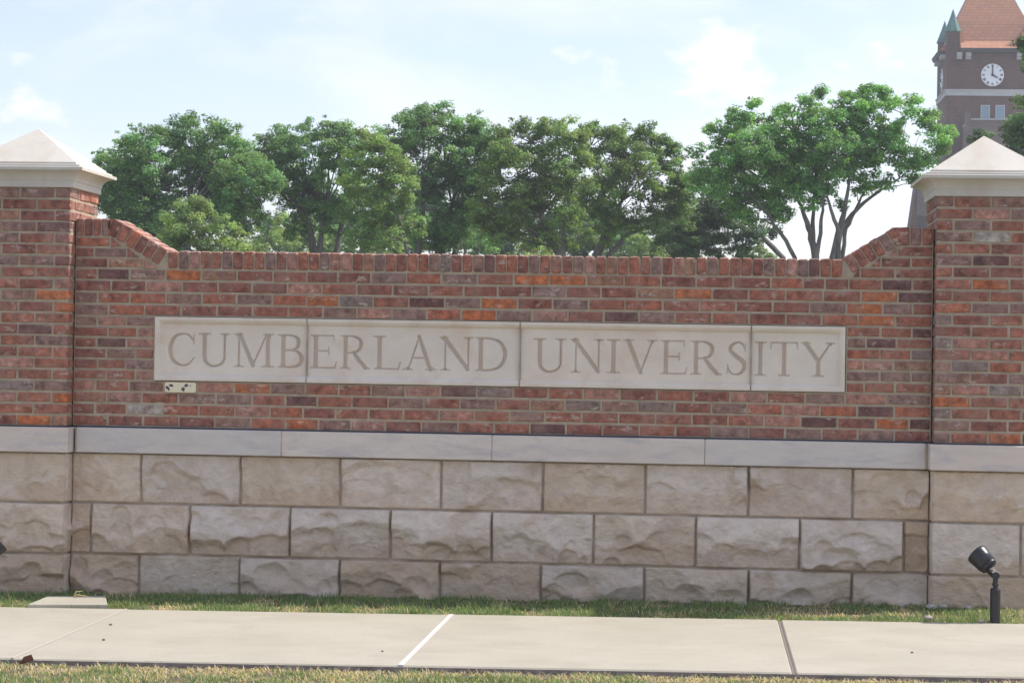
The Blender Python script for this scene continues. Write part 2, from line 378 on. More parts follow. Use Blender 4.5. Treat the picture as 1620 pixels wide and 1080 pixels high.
def ramp_run(xa, za, xb, zb, cs):
    L = math.hypot(xb-xa, zb-za); ux, uz = (xb-xa)/L, (zb-za)/L; nx, nz = -uz, ux; w = L/len(cs)
    for i, c in enumerate(cs):
        def T(p, i=i): 
            a = p[0]+i*w; b = p[2]-.104; return (xa+ux*a+nx*b, p[1], za+uz*a+nz*b)
        place_on(T, w, c)
ramp_run(RL0, 2.112, RL1, 1.934, 'MRoMRR'); ramp_run(RR0, 1.934, RR1, 2.112, 'KRMRPR')
# wedge of mortar and cut brick where the run turns
for (xa, za, s_) in ((RL0, 2.109, 1), (RR1, 2.109, -1)):
    mb.add([(xa-s_*.03, -.002, 2.012), (xa-s_*.03, -.002, za), (xa, -.002, za), (xa-s_*.052, -.002, 2.02),
            (xa-s_*.03, TH, 2.012), (xa-s_*.03, TH, za), (xa, TH, za), (xa-s_*.052, TH, 2.02)],
           [(0, 1, 2, 3), (4, 7, 6, 5), (1, 5, 6, 2), (2, 6, 7, 3)], bcol('R'), 0)
for (xa, s_) in ((RL1, 1), (RR0, -1)):                # gap under the swept bricks is pointed up
    pass
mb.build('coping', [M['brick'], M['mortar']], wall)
mb = MB(); mb.box((XL, .004, .9145), (XR, TH-.01, ZB+.002)); mb.build('damp_membrane', M['flash'], wall)
# ------------------------------------------------------------------ carved letters
TK, TN, SF = .125, .05, .04
def P(*pts): return ('p', list(pts))
def stem(x, w=TK, y0=0., y1=1.): return P((x-w/2, y0), (x+w/2, y0), (x+w/2, y1), (x-w/2, y1))
def serif(x, y, a=.15, w=TK):
    s_ = 1 if y < .5 else -1
    return [P((x-a, y), (x+a, y), (x+a, y+s_*SF), (x-a, y+s_*SF)), P((x-a*.62, y), (x+a*.62, y), (x+w/2, y+s_*.10), (x-w/2, y+s_*.10))]
def L(*pts, smooth=True):
    pts = [np.array(p, float) for p in pts]
    if smooth:
        o = []
        for i in range(len(pts)-1):
            p0, p1, p2, p3 = pts[max(i-1, 0)], pts[i], pts[i+1], pts[min(i+2, len(pts)-1)]
            for t in np.linspace(0, 1, 7)[:-1]:
                o.append(.5*((2*p1)+(-p0+p2)*t+(2*p0-5*p1+4*p2-p3)*t*t+(-p0+3*p1-3*p2+p3)*t**3))
        o.append(pts[-1]); pts = o
    return ('l', pts)
def tickd(x, y, s_, l=.16): return P((x-.05, y), (x+.005, y+s_*0.), (x+.012, y+s_*l), (x-.012, y+s_*l))
GL = {
 'C': (.85, [L((.80, .78, .05), (.66, .93, .055), (.46, .965, .06), (.22, .86, .10), (.095, .5, .125), (.2, .17, .11), (.45, .03, .06), (.66, .07, .05), (.83, .25, .035)), P((.80, .66), (.835, .66), (.835, 1.), (.79, .86))]),
 'U': (1., [stem(.2, TK, .3, 1), stem(.81, .07, .3, 1), L((.2, .36, TK), (.235, .16, .115), (.38, .035, .08), (.53, .02, .065), (.70, .08, .065), (.80, .22, .068), (.81, .36, .07))]+serif(.2, 1, .19)+serif(.81, 1, .15, .07)),
 'M': (1.25, [stem(.17, .055), L((.2, .97, TK), (.6, .06, TK), smooth=False), L((.6, .06, .05), (1.0, .97, .05), smooth=False), stem(1.05)]+serif(.17, 0, .15, .055)+serif(1.05, 0, .19)+serif(.16, 1, .13)+serif(1.07, 1, .16)),
 'B': (.82, [stem(.17), L((.15, .97, .05), (.42, .965, .06), (.60, .87, .10), (.62, .72, .115), (.56, .59, .09), (.40, .53, .05), (.15, .53, .05)), L((.38, .53, .05), (.60, .48, .08), (.725, .29, .125), (.65, .10, .10), (.45, .03, .055), (.15, .03, .05))]+serif(.17, 0, .16)+serif(.17, 1, .16)),
 'E': (.8, [stem(.17), P((.1, .955), (.7, .955), (.7, 1), (.1, 1)), P((.17, .5), (.56, .5), (.56, .545), (.17, .545)), P((.1, 0), (.74, 0), (.755, .045), (.1, .045)), P((.655, 1), (.7, 1), (.71, .80), (.69, .80)), P((.535, .41), (.565, .41), (.565, .64), (.535, .64)), P((.7, 0), (.745, 0), (.79, .21), (.765, .21))]+serif(.17, 0, .16)+serif(.17, 1, .16)),
 'R': (.95, [stem(.17), L((.15, .97, .05), (.42, .965, .06), (.62, .86, .10), (.645, .70, .12), (.57, .55, .09), (.38, .48, .05), (.15, .48, .05)), L((.42, .49, .10), (.6, .25, TK), (.80, .04, .11), smooth=False), P((.72, 0), (.95, 0), (.93, .04), (.74, .05))]+serif(.17, 0, .16)+serif(.17, 1, .16)),
 'L': (.78, [stem(.17), P((.1, 0), (.72, 0), (.73, .045), (.1, .045)), P((.67, 0), (.725, 0), (.775, .24), (.75, .24))]+serif(.17, 0, .16)+serif(.17, 1, .17)),
 'A': (1., [L((.16, .02, .05), (.49, .985, .055), smooth=False), L((.485, .99, .11), (.83, .02, TK), smooth=False), P((.27, .34), (.7, .34), (.7, .385), (.27, .385))]+serif(.15, 0, .15, .05)+serif(.84, 0, .17)),
 'N': (1.06, [stem(.19, .05), L((.16, .97, TK), (.88, .05, TK), smooth=False), stem(.9, .05)]+serif(.19, 0, .15, .05)+serif(.14, 1, .13)+serif(.9, 1, .15, .05)),
 'D': (.98, [stem(.17), L((.15, .97, .05), (.48, .96, .06), (.76, .84, .10), (.90, .5, TK), (.76, .16, .10), (.48, .04, .06), (.15, .03, .05))]+serif(.17, 0, .16)+serif(.17, 1, .16)),
 'I': (.42, [stem(.21)]+serif(.21, 0, .2)+serif(.21, 1, .2)),
 'V': (1.03, [L((.16, .97, TK), (.53, .04, TK), smooth=False), L((.53, .03, .05), (.87, .97, .05), smooth=False)]+serif(.16, 1, .16)+serif(.88, 1, .15, .05)),
 'S': (.62, [L((.54, .80, .045), (.44, .94, .055), (.30, .965, .06), (.14, .86, .10), (.13, .70, .11), (.30, .55, .125), (.49, .40, .125), (.53, .23, .11), (.42, .07, .08), (.28, .03, .055), (.14, .07, .05), (.05, .24, .04)), P((.53, .70), (.56, .70), (.575, .98), (.54, .90)), P((.03, .32), (.06, .32), (.06, .10), (.02, .02))]),
 'T': (.88, [stem(.44), P((.03, .955), (.85, .955), (.86, 1), (.02, 1)), P((.02, 1), (.07, 1), (.03, .79), (.005, .79)), P((.81, 1), (.86, 1), (.875, .79), (.85, .79))]+serif(.44, 0, .18)),
 'Y': (1.04, [L((.15, .97, TK), (.52, .46, TK), smooth=False), L((.89, .97, .055), (.54, .46, .06), smooth=False), stem(.53, TK, 0, .5)]+serif(.15, 1, .15)+serif(.89, 1, .14, .05)+serif(.53, 0, .18)),
}
TEXT = [('C', 263, 307), ('U', 312, 364), ('M', 368, 433), ('B', 438, 482), ('E', 489, 533), ('R', 537, 585.5), ('L', 590, 634), ('A', 637, 689), ('N', 694, 748.5), ('D', 751, 803),
        ('U', 842.6, 897), ('N', 901, 955), ('I', 959, 981.5), ('V', 985, 1040), ('E', 1044, 1088), ('R', 1092, 1142.6), ('S', 1149, 1183), ('I', 1192.6, 1213), ('T', 1218, 1263), ('Y', 1267, 1321.5)]
LZ0, LZ1 = 1.272, 1.463
def inside(prims, X, Z):
    best = np.full(X.shape, -1.)
    for kind, pts in prims:
        if kind == 'p':
            d = np.full(X.shape, 9.); pts = [np.array(p) for p in pts]
            area = sum(pts[i][0]*pts[(i+1) % len(pts)][1]-pts[(i+1) % len(pts)][0]*pts[i][1] for i in range(len(pts)))
            if area < 0: pts = pts[::-1]
            for i in range(len(pts)):
                a, b = pts[i], pts[(i+1) % len(pts)]; e = b-a; ln = np.hypot(*e)
                if ln < 1e-6: continue
                d = np.minimum(d, (e[0]*(Z-a[1])-e[1]*(X-a[0]))/ln)
            best = np.maximum(best, d)
        else:
            for i in range(len(pts)-1):
                a, b = pts[i], pts[i+1]; ex, ez = b[0]-a[0], b[1]-a[1]; l2 = ex*ex+ez*ez+1e-9
                t = np.clip(((X-a[0])*ex+(Z-a[1])*ez)/l2, 0, 1)
                best = np.maximum(best, (a[2]+(b[2]-a[2])*t)/2-np.hypot(X-a[0]-ex*t, Z-a[1]-ez*t))
    return best
xs = np.linspace(SX0+.004, SX1-.004, 1500); zs = np.linspace(SZ0+.003, SZ1-.003, 142)
GX, GZ = np.meshgrid(xs, zs, indexing='ij')
H = np.zeros_like(GX)
ed = np.minimum(np.minimum(GX-xs[0], xs[-1]-GX), np.minimum(GZ-zs[0], zs[-1]-GZ))
def sstep(a, b, x): t = np.clip((x-a)/(b-a), 0, 1); return t*t*(3-2*t)
H -= .006*sstep(.019, .023, ed)+.020*sstep(.025, .043, ed)
dark_tint = np.zeros_like(GX); LH = LZ1-LZ0
for ch, p0, p1 in TEXT:
    xa, xb = xat(p0, 1.37), xat(p1, 1.37); W, prims = GL[ch]
    sx = slice(np.searchsorted(xs, xa-.01), np.searchsorted(xs, xb+.01))
    u = (GX[sx]-xa)/(xb-xa)*W; v = (GZ[sx]-LZ0)/LH
    d = inside(prims, u, v)*LH
    H[sx] -= np.clip(d*2.1+.003, 0, .018); dark_tint[sx] = np.maximum(dark_tint[sx], np.clip(d/.004+.4, 0, 1))
H += (rng.random(GX.shape)-.5)*.0002
jx = [xat(p, 1.37) for p in (485, 822, 1188)]
cuts = [0]+[int(np.searchsorted(xs, x)) for x in jx]+[len(xs)]
for q in range(4):
    sl = slice(cuts[q]+(1 if q else 0), cuts[q+1]-(1 if q < 3 else 0))
    gx, gz_, hh, st = GX[sl], GZ[sl], H[sl], dark_tint[sl]; nx_, nz_ = gx.shape
    V = np.stack([gx, -.010-hh, gz_], -1).reshape(-1, 3)
    tint = np.array([(1, 1, 1), (.985, .985, .99), (1, .99, .98), (.99, 1, 1)][q])
    C = (1-.17*st[..., None]*np.array([.8, 1., 1.1]))*tint  # letter cuts coloured darker and slightly browner than the panel face
    Fq = grid_faces(nx_, nz_)
    # turned edges back into the wall
    ring = [(i, 0) for i in range(nx_)]+[(nx_-1, k) for k in range(1, nz_)]+[(i, nz_-1) for i in range(nx_-2, -1, -1)]+[(0, k) for k in range(nz_-2, 0, -1)]
    ids = np.array([i*nz_+k for i, k in ring]); back = V[ids].copy(); back[:, 1] = .045
    nb_ = len(V); m_ = len(ids); nxt = (np.arange(m_)+1) % m_
    Fe = np.stack([ids[nxt], ids, nb_+np.arange(m_), nb_+nxt], -1)
    o = np_mesh('sign_panel', np.vstack([V, back]), np.vstack([Fq, Fe]), np.vstack([C.reshape(-1, 3), np.ones((m_, 3))]), M['sign'], wall)
    tag(o, ['pale limestone panel carved with CUMB', 'pale limestone panel carved with ERLAND', 'pale limestone panel carved with UNIVERS', 'short pale limestone panel carved with ITY'][q])
# ------------------------------------------------------------------ split-face stone
def rock_block(acc, x0, x1, z0, z1, yf, tint, axis='x', xf=0, sgn=1, bulge=None):
    g = .0022; x0 += g; x1 -= g; z0 += g; z1 -= g
    w, h_ = x1-x0, z1-z0; nx_, nz_ = max(6, int(w/.0065)), max(6, int(h_/.0065))
    u = np.linspace(0, w, nx_)[:, None]*np.ones((1, nz_)); v = np.linspace(0, h_, nz_)[None, :]*np.ones((nx_, 1))
    b = bulge or rng.uniform(.065, .095)
    # ridge line made of overlapping scallops
    r = np.full(nx_, 0.0)+h_*rng.uniform(.22, .5)+(np.linspace(-.5, .5, nx_))*h_*rng.uniform(-.35, .35)
    uu = np.linspace(0, w, nx_); ns = max(2, int(w/.11)); arcs = np.full(nx_, -1.)
    for c in np.linspace(0, w, ns)+rng.uniform(-.03, .03, ns):
        rad = rng.uniform(.05, .11); hh = rng.uniform(.4, 1.)
        arcs = np.maximum(arcs, np.where(abs(uu-c) < rad, np.sqrt(np.clip(1-((uu-c)/rad)**2, 0, 1))*hh, 0))
    r = r+(arcs-.5)*h_*rng.uniform(.18, .34)
    ridge = r[:, None]
    up = np.clip((h_-v)/(h_-ridge+1e-3), 0, 1)
    f = b*(.30+.70*up**rng.uniform(.8, 1.4))
    dn = np.clip((ridge-v), 0, None)
    low = b*np.clip(.62-.35*rng.random(), .1, 1)
    f = np.where(v > ridge, f, np.maximum(b-dn*rng.uniform(1.0, 1.7), low*(.55+.45*np.clip(v/(ridge+1e-3), 0, 1))))
    # broad conchoidal planes
    for _ in range(9):
        cu, cv = rng.uniform(0, w), rng.uniform(0, h_); a, s1, s2 = rng.uniform(.55, 1.05)*b, rng.normal(0, .28), rng.normal(0, .36)
        pl = a+s1*(u-cu)+s2*(v-cv)+((u-cu)**2+(v-cv)**2)*rng.uniform(.2, 1.6)
        f = np.minimum(f, np.maximum(pl, .15*b))
    # conchoidal bowls with crisp rims, mostly along the lower half
    for _ in range(max(3, int(w/.075))):
        cu, cv = rng.uniform(0, w), h_*rng.beta(1.5, 2.4); ru, rv = rng.uniform(.045, .12), rng.uniform(.035, .085); dp = rng.uniform(.016, .042)
        q = ((u-cu)/ru)**2+((v-cv)/rv)**2; q = q+.25*np.sin(u*61+cu*90)*np.clip(q, 0, 1)*.4
        f = f-dp*np.clip(1-q, 0, 1)**.8*(.45+.55*np.clip((v-cv)/rv+.6, 0, 1))
    # smooth random undulation
    for s_, amp in ((.10, .0045), (.045, .0026), (.02, .0012)):
        kx, kz = int(w/s_)+3, int(h_/s_)+3; R = rng.normal(0, 1, (kx, kz))
        fu, fv = u/s_, v/s_; iu, iv = fu.astype(int), fv.astype(int); tu, tv = fu-iu, fv-iv
        tu, tv = tu*tu*(3-2*tu), tv*tv*(3-2*tv)
        f = f+amp*((R[iu, iv]*(1-tu)+R[iu+1, iv]*tu)*(1-tv)+(R[iu, iv+1]*(1-tu)+R[iu+1, iv+1]*tu)*tv)
    e = np.minimum(np.minimum(u, w-u), np.minimum(v, h_-v)); f = np.minimum(np.maximum(f, .006), e*7-.001)
    f[0, :] = f[-1, :] = f[:, 0] = f[:, -1] = -.03
    if axis == 'x': V = np.stack([x0+u, yf-f, z0+v], -1)
    else: V = np.stack([xf+sgn*f, x0+u, z0+v], -1)
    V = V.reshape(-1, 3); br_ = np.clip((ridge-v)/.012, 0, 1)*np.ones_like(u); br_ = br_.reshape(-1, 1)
    C = np.ones((len(V), 3))*np.array(tint)*rng.uniform(.93, 1.06)*(1-br_*np.array([.07, .13, .18]))  # brown tint painted below the ridge to deepen the shading there
    Fq = grid_faces(nx_, nz_)
    if axis == 'y' and sgn > 0: pass
    if axis == 'y' and sgn < 0: Fq = Fq[:, ::-1]
    acc.append((V, Fq, C))
def rock_build(acc, name, parent, body):
    n0 = 0; Vs, Fs, Cs = [], [], []
    for V, Fq, C in acc: Vs.append(V); Fs.append(Fq+n0); Cs.append(C); n0 += len(V)
    for (x0, x1, y0, y1, z0, z1) in body:
        m_ = MB(); m_.box((x0, y0, z0), (x1, y1, z1)); m_.build('stone_pointing', M['joint'], parent)
    return np_mesh(name, np.vstack(Vs), np.vstack(Fs), np.vstack(Cs), M['rock'], parent)
GY, BR, TN_ = (.66, .56, .46), (.57, .435, .31), (.65, .53, .405)
Z3, Z2, Z1, Z0 = .772, .484, .195, -.09
acc = []
J1 = [224, 381, 539, 698, 859, 1021, 1184, 1349]; J2 = [145, 301, 460, 618, 778, 939, 1101, 1265, 1429]; J3 = [220, 380, 538, 696, 856, 1019, 1184, 1347]
T1 = [TN_, GY, TN_, GY, GY, TN_, GY, GY, TN_]; T2 = [BR, TN_, GY, GY, GY, GY, TN_, GY, GY, BR]; T3 = [BR, GY, GY, BR, BR, GY, TN_, GY, GY]
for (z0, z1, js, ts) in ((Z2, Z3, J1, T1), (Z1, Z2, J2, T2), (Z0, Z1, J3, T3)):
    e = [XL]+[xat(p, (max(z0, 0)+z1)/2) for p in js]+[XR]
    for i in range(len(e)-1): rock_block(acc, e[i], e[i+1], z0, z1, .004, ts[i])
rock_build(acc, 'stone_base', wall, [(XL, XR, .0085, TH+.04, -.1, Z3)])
# ledge stones
def ledge(x0, x1, yf, yb, parent, tint, ends=(0, 0)):
    m_ = MB(); m_.box((x0+.002, yf, Z3), (x1-.002, yb, .9140), tint, 0, .004, 0)
    return m_.build('ledge_stone', M['ledge'], parent)
le = [XL]+[xat(p, .85, -.05) for p in (445, 778, 1115)]+[XR-.03]
for i in range(4): ledge(le[i]+(.035 if i == 0 else 0), le[i+1], -.052, TH+.06, wall, [(.93, .95, .98), (1.03, 1.02, 1.01), (1, .99, .98), (.96, .97, .99)][i])
mb = MB(); mb.box((XL+.03, -.047, Z3+.001), (XR-.02, TH+.05, .9125)); mb.build('ledge_pointing', M['joint'], wall)
mb = MB(); mb.box((SX0+.002, .040, SZ0+.001), (SX1-.002, .0595, SZ1-.001)); [mb.box((x_-.004, .002, SZ0+.001), (x_+.004, .0399, SZ1-.001)) for x_ in jx]; mb.build('sign_pointing', M['joint'], wall)
# ------------------------------------------------------------------ pillars
def pillar(xc, rows, inner, label):
    hw, yc = .29, .19; x0, x1, y0, y1 = xc-hw, xc+hw, yc-hw, yc+hw
    t = empty('brick_pillar', (xc, yc, gz(xc)), label, 'pillar', 'brick gate pillars with pyramid caps')
    mb = MB(); nrow = 21; zt = 2.281; hh = (zt-ZB)/nrow; bw = .098
    def run(a, b, row_c, mk, rev):
        n_ = 3 if b-a > .5 else 2; w = (b-a)/n_
        for i in range(n_): mk(a+i*w, a+(i+1)*w, row_c[i] if i < len(row_c) else randc())
    for r_ in range(nrow):
        z1 = zt-r_*hh; z0 = z1-hh; rc = rows[r_]
        full = (r_ % 2 == 1)
        if full:
            e = [x0, x0+.203, x0+.406, x1] if inner > 0 else [x0, x1-.406, x1-.203, x1]
            cs = rc if len(rc) == 3 else rc+randc()
            for i in range(3): brick(mb, e[i], e[i+1], y0, y0+bw, z0, z1, cs[i])
            for i in range(3): brick(mb, e[i], e[i+1], y1-bw, y1, z0, z1, randc())
            for (xa, xb) in ((x0, x0+bw), (x1-bw, x1)):
                for i in range(2):
                    ya, yb = y0+bw+i*(2*hw-2*bw)/2, y0+bw+(i+1)*(2*hw-2*bw)/2
                    brick(mb, xa, xb, ya, yb, z0, z1, random.choice('RKoRM'), None, J)
        else:
            e = [x0, x0+bw, x0+bw+.203, x1-bw-.0, x1] if inner > 0 else [x0, x0+bw, x1-bw-.203, x1-bw, x1]
            cs = (rc+randc()+randc())[:4] if inner > 0 else (randc()+rc+randc()+randc())[:4]
            brick(mb, e[1], e[2], y0, y0+bw, z0, z1, cs[1]); brick(mb, e[2], e[3], y0, y0+bw, z0, z1, cs[2])
            brick(mb, e[1], e[2], y1-bw, y1, z0, z1, randc()); brick(mb, e[2], e[3], y1-bw, y1, z0, z1, randc())
            for (xa, xb, c0) in ((x0, x0+bw, cs[0]), (x1-bw, x1, cs[3])):
                ye = [y0, y0+.203, y0+.406, y1]
                for i in range(3): brick(mb, xa, xb, ye[i]-(J if i == 0 else 0), ye[i+1]+(J if i == 2 else 0), z0, z1, c0 if i == 0 else random.choice('RKoRM'), None, J)
    mb.box((x0+.011, y0+.006, ZB-.002), (x1-.011, y1-.006, zt+.002), (1, 1, 1), 1)
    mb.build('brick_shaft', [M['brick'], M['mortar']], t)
    mb = MB(); mb.box((x0+.004, y0+.004, .9135), (x1-.004, y1-.004, ZB+.001)); mb.build('damp_membrane', M['flash'], t)
    # cap: band, cove, lip, two fillets, pyramid
    pr = [(.296, 2.279), (.298, 2.281), (.298, 2.316), (.302, 2.319)]
    pr += [(.302+.062*(1-math.cos(a)), 2.320+.052*math.sin(a)) for a in np.linspace(0, math.pi/2, 7)]
    pr += [(.371, 2.3725), (.372, 2.389), (.370, 2.391), (.350, 2.394), (.349, 2.404), (.346, 2.406), (.322, 2.409), (.321, 2.420), (.318, 2.423)]
    pr += [(.002, 2.640)]
    rings = [[(xc-q, yc-q, z), (xc+q, yc-q, z), (xc+q, yc+q, z), (xc-q, yc+q, z)] for q, z in pr]
    mb = MB(); mb.loft(rings); mb.build('pyramid_cap', M['cap'], t)
    # stone foot and ledge
    mb = MB(); mb.box((x0-.018, y0-.05, Z3), (x1+.018, y1+.05, .9135), (1.0, .965, .95), 0, .004); mb.build('ledge_stone', M['ledge'], t)
    acc = []
    for k, (za, zb) in enumerate(((Z2, Z3), (Z1, Z2), (Z0, Z1))):
        if inner > 0 and k == 1: e = [x0, 1.735, x1]
        else: e = [x0, x1]
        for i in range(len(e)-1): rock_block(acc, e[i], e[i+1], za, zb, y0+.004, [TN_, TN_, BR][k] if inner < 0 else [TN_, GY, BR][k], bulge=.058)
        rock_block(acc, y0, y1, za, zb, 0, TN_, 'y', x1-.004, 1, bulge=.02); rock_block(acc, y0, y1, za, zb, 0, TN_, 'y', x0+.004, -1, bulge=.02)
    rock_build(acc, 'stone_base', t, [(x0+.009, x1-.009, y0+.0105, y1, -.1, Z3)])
    return t
PLr = ['PPP', 'PMR', 'TMM', 'KPD', 'PRM', 'MMR', 'PPM', 'KRR', 'RMK', 'KPO', 'RMO', 'RRR', 'MDR', 'RRP', 'MRR', 'PKR', 'RRR', 'PGP', 'KRO', 'MRR', 'MOT']
PRr = ['PRP', 'RKP', 'RPR', 'PWR', 'RRM', 'PDK', 'RMM', 'ROR', 'MRR', 'oPP', 'GMR', 'MRR', 'GKR', 'RKR', 'TGo', 'PMP', 'TKG', 'ORR', 'GRR', 'PMM', 'PRO']
# order rows so that each course with a corner header starts with it
pillar(XL-.29, PLr, -1, 'brick pillar with pale pyramid cap at the left end of the wall, its right side sunlit')
pillar(XR+.29, PRr, 1, 'brick pillar with pale pyramid cap at the right end of the wall, below the clock tower')
# ------------------------------------------------------------------ plaque
pp = at(285.5, 612.5, -.006)
pl = empty('wall_plate', tuple(pp), 'small cream plate with dark glue blotches on the bricks under the carved letter C', 'plate')
mb = MB(); w2, h2 = .090, .0285
pts = []
for cx_, cz_, a0 in ((w2-.01, h2-.01, 0), (-w2+.01, h2-.01, 90), (-w2+.01, -h2+.01, 180), (w2-.01, -h2+.01, 270)):
    for a in range(0, 91, 30): pts.append((cx_+.01*math.cos(math.radians(a0+a)), cz_+.01*math.sin(math.radians(a0+a))))
ang = -.002
mb.loft([[(pp[0]+x, pp[1]+y, pp[2]+z-x*.0) for x, z in pts] for y in (-.004, .008)]); mb.build('plate', M['plaque'], pl)
for (bx, bz, br, sx_) in ((-.074, -.004, .010, 1), (-.066, -.012, .006, 1), (-.079, .002, .006, 1), (-.054, .010, .009, 1.5), (-.046, .008, .005, 1), (.016, -.008, .011, 1), (.020, -.016, .006, .8), (.036, .012, .009, 1.2), (.028, .010, .006, 1), (.058, .010, .004, 1)):
    b_ = MB(); rr = [br*random.uniform(.7, 1.2) for _ in range(9)]
    b_.loft([[(pp[0]+bx+sx_*rr[i]*math.cos(i*.698), pp[1]+y, pp[2]+bz+rr[i]*math.sin(i*.698)) for i in range(9)] for y in (-.0062, -.003)])
    b_.build('glue_blotch', M['glue'], pl)
# ------------------------------------------------------------------ ground
def strip(name, x0, x1, y0, y1, off, mat, nx_=40, side=None):
    xs_ = np.linspace(x0, x1, nx_); m_ = MB(); vs = []; fs = []
    for x in xs_: vs += [(x, y0, gz(x)+off), (x, y1, gz(x)+off)]
    for i in range(nx_-1): fs.append((2*i, 2*i+2, 2*i+3, 2*i+1))
    m_.add(vs, fs)
    if side:
        vs = []; fs = []
        for x in xs_: vs += [(x, y0, gz(x)+off), (x, y0, gz(x)+off-side)]
        for i in range(nx_-1): fs.append((2*i, 2*i+1, 2*i+3, 2*i+2))
        m_.add(vs, fs)
    return m_.build(name, mat)
tag(strip('ground', -1500, 1500, -4.9, 2500, -.045, M['lawn'], 600), kind='structure')
tag(strip('road', -300, 300, -60, -4.9, -.16, M['asphalt'], 200), kind='structure')
mb = MB()
for i in range(60):
    xa, xb = -30+i, -29.004+i; z = gz((xa+xb)/2)-.035
    mb.box((xa, -5.05, z-.2), (xb, -4.90, z), (1, 1, 1), 0, .012)
tag(mb.build('kerb', M['concrete']), kind='structure')
# the two turf beds (soil under the blades) and the pavement slabs
tag(strip('verge_soil', -14, 14, -4.88, -2.84, -.027, M['soil'], 60), kind='structure')
tag(strip('wall_bed_soil', -14, 14, -.862, -.0, -.014, M['soil'], 60), kind='structure')
mb = MB(); jx_ = [-3.05, -1.31, .40]; joints = [-3.05-1.75*k for k in range(5, 0, -1)]+jx_+[.40+1.75*k for k in range(1, 6)]
for i in range(len(joints)-1):
    xa, xb = joints[i], joints[i+1]; g = .012 if abs(xb-.40) < .02 or abs(xa-.40) < .02 else .005
    ga = .008 if abs(xa-.40) < .02 else .004; gb = .008 if abs(xb-.40) < .02 else .004
    nxx = 2; off = random.uniform(-.0015, .0015)
    def T(p): return (p[0], p[1], p[2]+gz(p[0]))
    mb.box((xa+ga, -2.835, -.12), (xb-gb, -.865, off), (1, 1, 1), 0, .007, 0, T)
tag(mb.build('pavement', M['concrete']), kind='structure')
mb = MB()
for i in range(28): mb.box((-14+i, -2.8385, -.075), (-13.001+i, -2.8362, -.007), (1, 1, 1), 0, 0, 0, lambda p: (p[0], p[1], p[2]+gz(p[0])))
tag(mb.build('pavement_edge_strip', simple('edge_strip_brown', (.24, .20, .18), .95, 0, .4, 12)), kind='structure')  # dark strip set against the near side of the slabs
mb = MB()
for jx0 in joints:
    c = abs(jx0-.40) < .02
    w = .006 if c else .0115 if abs(jx0+1.31) < .02 else .0055
    zt = -.007 if c else .0025; jc = (.60, .57, .53) if abs(jx0+1.31) < .02 else (.20, .165, .145) if c else (.45, .42, .36)
    mb.box((jx0-w, -2.83, -.1), (jx0+w, -.868, zt), jc, 0, 0, 0, lambda p: (p[0], p[1], p[2]+gz(p[0])))
jm = NT('joint_filler'); jm.base(jm.attr()); jm.rough(.9)
tag(mb.build('pavement_joint', jm.mat), kind='structure')
# ------------------------------------------------------------------ grass blades
def patchy(x, y, s_, seed):
    r_ = np.random.default_rng(seed); R = r_.random((400, 400)); fx, fy = x/s_+200, y/s_+200
    ix, iy = np.floor(fx).astype(int) % 399, np.floor(fy).astype(int) % 399; tx, ty = fx-np.floor(fx), fy-np.floor(fy)
    tx, ty = tx*tx*(3-2*tx), ty*ty*(3-2*ty)
    return (R[ix, iy]*(1-tx)+R[ix+1, iy]*tx)*(1-ty)+(R[ix, iy+1]*(1-tx)+R[ix+1, iy+1]*tx)*ty
def blades(name, x0, x1, y0, y1, nb, hmean, off, dryf, seed, group_label):
    r_ = np.random.default_rng(seed)
    x = r_.uniform(x0, x1, nb); y = r_.uniform(y0, y1, nb)
    dry = dryf(x, y); keep = r_.random(nb) < (1-.45*dry)*np.clip(patchy(x, y, .11, seed+9)*2.2-.25, .12, 1); x, y, dry = x[keep], y[keep], dry[keep]; n_ = len(x)
    z = .01*(np.clip(x, -9, 7)+1.2)+off
    hh = hmean*r_.gamma(5, .2, n_)*(1-.45*dry)*(.6+.8*patchy(x, y, .09, seed+5)); a = r_.uniform(0, 2*math.pi, n_)
    lean = r_.uniform(.1, .9, n_)+dry*.8; wd = r_.uniform(.0014, .0030, n_)
    dx, dy = np.cos(a), np.sin(a); px, py = -dy, dx
    def pt(t, side): 
        l_ = lean*hh*t*t; return np.stack([x+dx*l_+px*wd*side, y+dy*l_+py*wd*side, z+hh*t*(1-.25*lean*t)], -1)
    V = np.stack([pt(0, -1), pt(0, 1), pt(.55, .8), pt(.55, -.8), pt(1, .12), pt(1, -.12)], 1).reshape(-1, 3)
    b = np.arange(n_)[:, None]*6
    Fq = np.stack([b+np.array([0, 1, 2, 3]), b+np.array([3, 2, 4, 5])], 1).reshape(-1, 4)
    g = np.array((.14, .24, .10)); g2 = np.array((.30, .36, .16)); d = np.array((.70, .57, .38))
    m1 = r_.random(n_)[:, None]; isdry = (r_.random(n_) < dry)[:, None]
    C = np.where(isdry, d*r_.uniform(.7, 1.25, (n_, 1)), g*m1+g2*(1-m1)); C = np.repeat(C, 6, 0)
    return tag(np_mesh(name, V, Fq, C, M['leaf']), group_label, 'grass', None, 'stuff')
def dry_back(x, y):
    p = patchy(x, y, .22, 3); d = np.clip((p-.62)*3, 0, 1)*.7+.08
    d += np.exp(-((x-.65)/.30)**2)*np.exp(-((y+.50)/.13)**2)*1.2
    d += np.clip((x-1.4)/.4, 0, 1)*.35
    return np.clip(d, 0, .93)
def dry_front(x, y):
    p = patchy(x, y, .16, 9); q = np.clip((y+3.15)/.25, 0, 1)
    return np.clip(p*1.0+q*.6-.22, .22, .95)
blades('grass', -6.2, 4.2, -.87, -.02, 120000, .021, -.014, dry_back, 21, 'narrow green turf strip between the stone base and the pavement')
blades('grass', -5.2, 3.2, -3.75, -2.85, 120000, .022, -.027, dry_front, 22, 'half dry turf verge in front of the pavement')
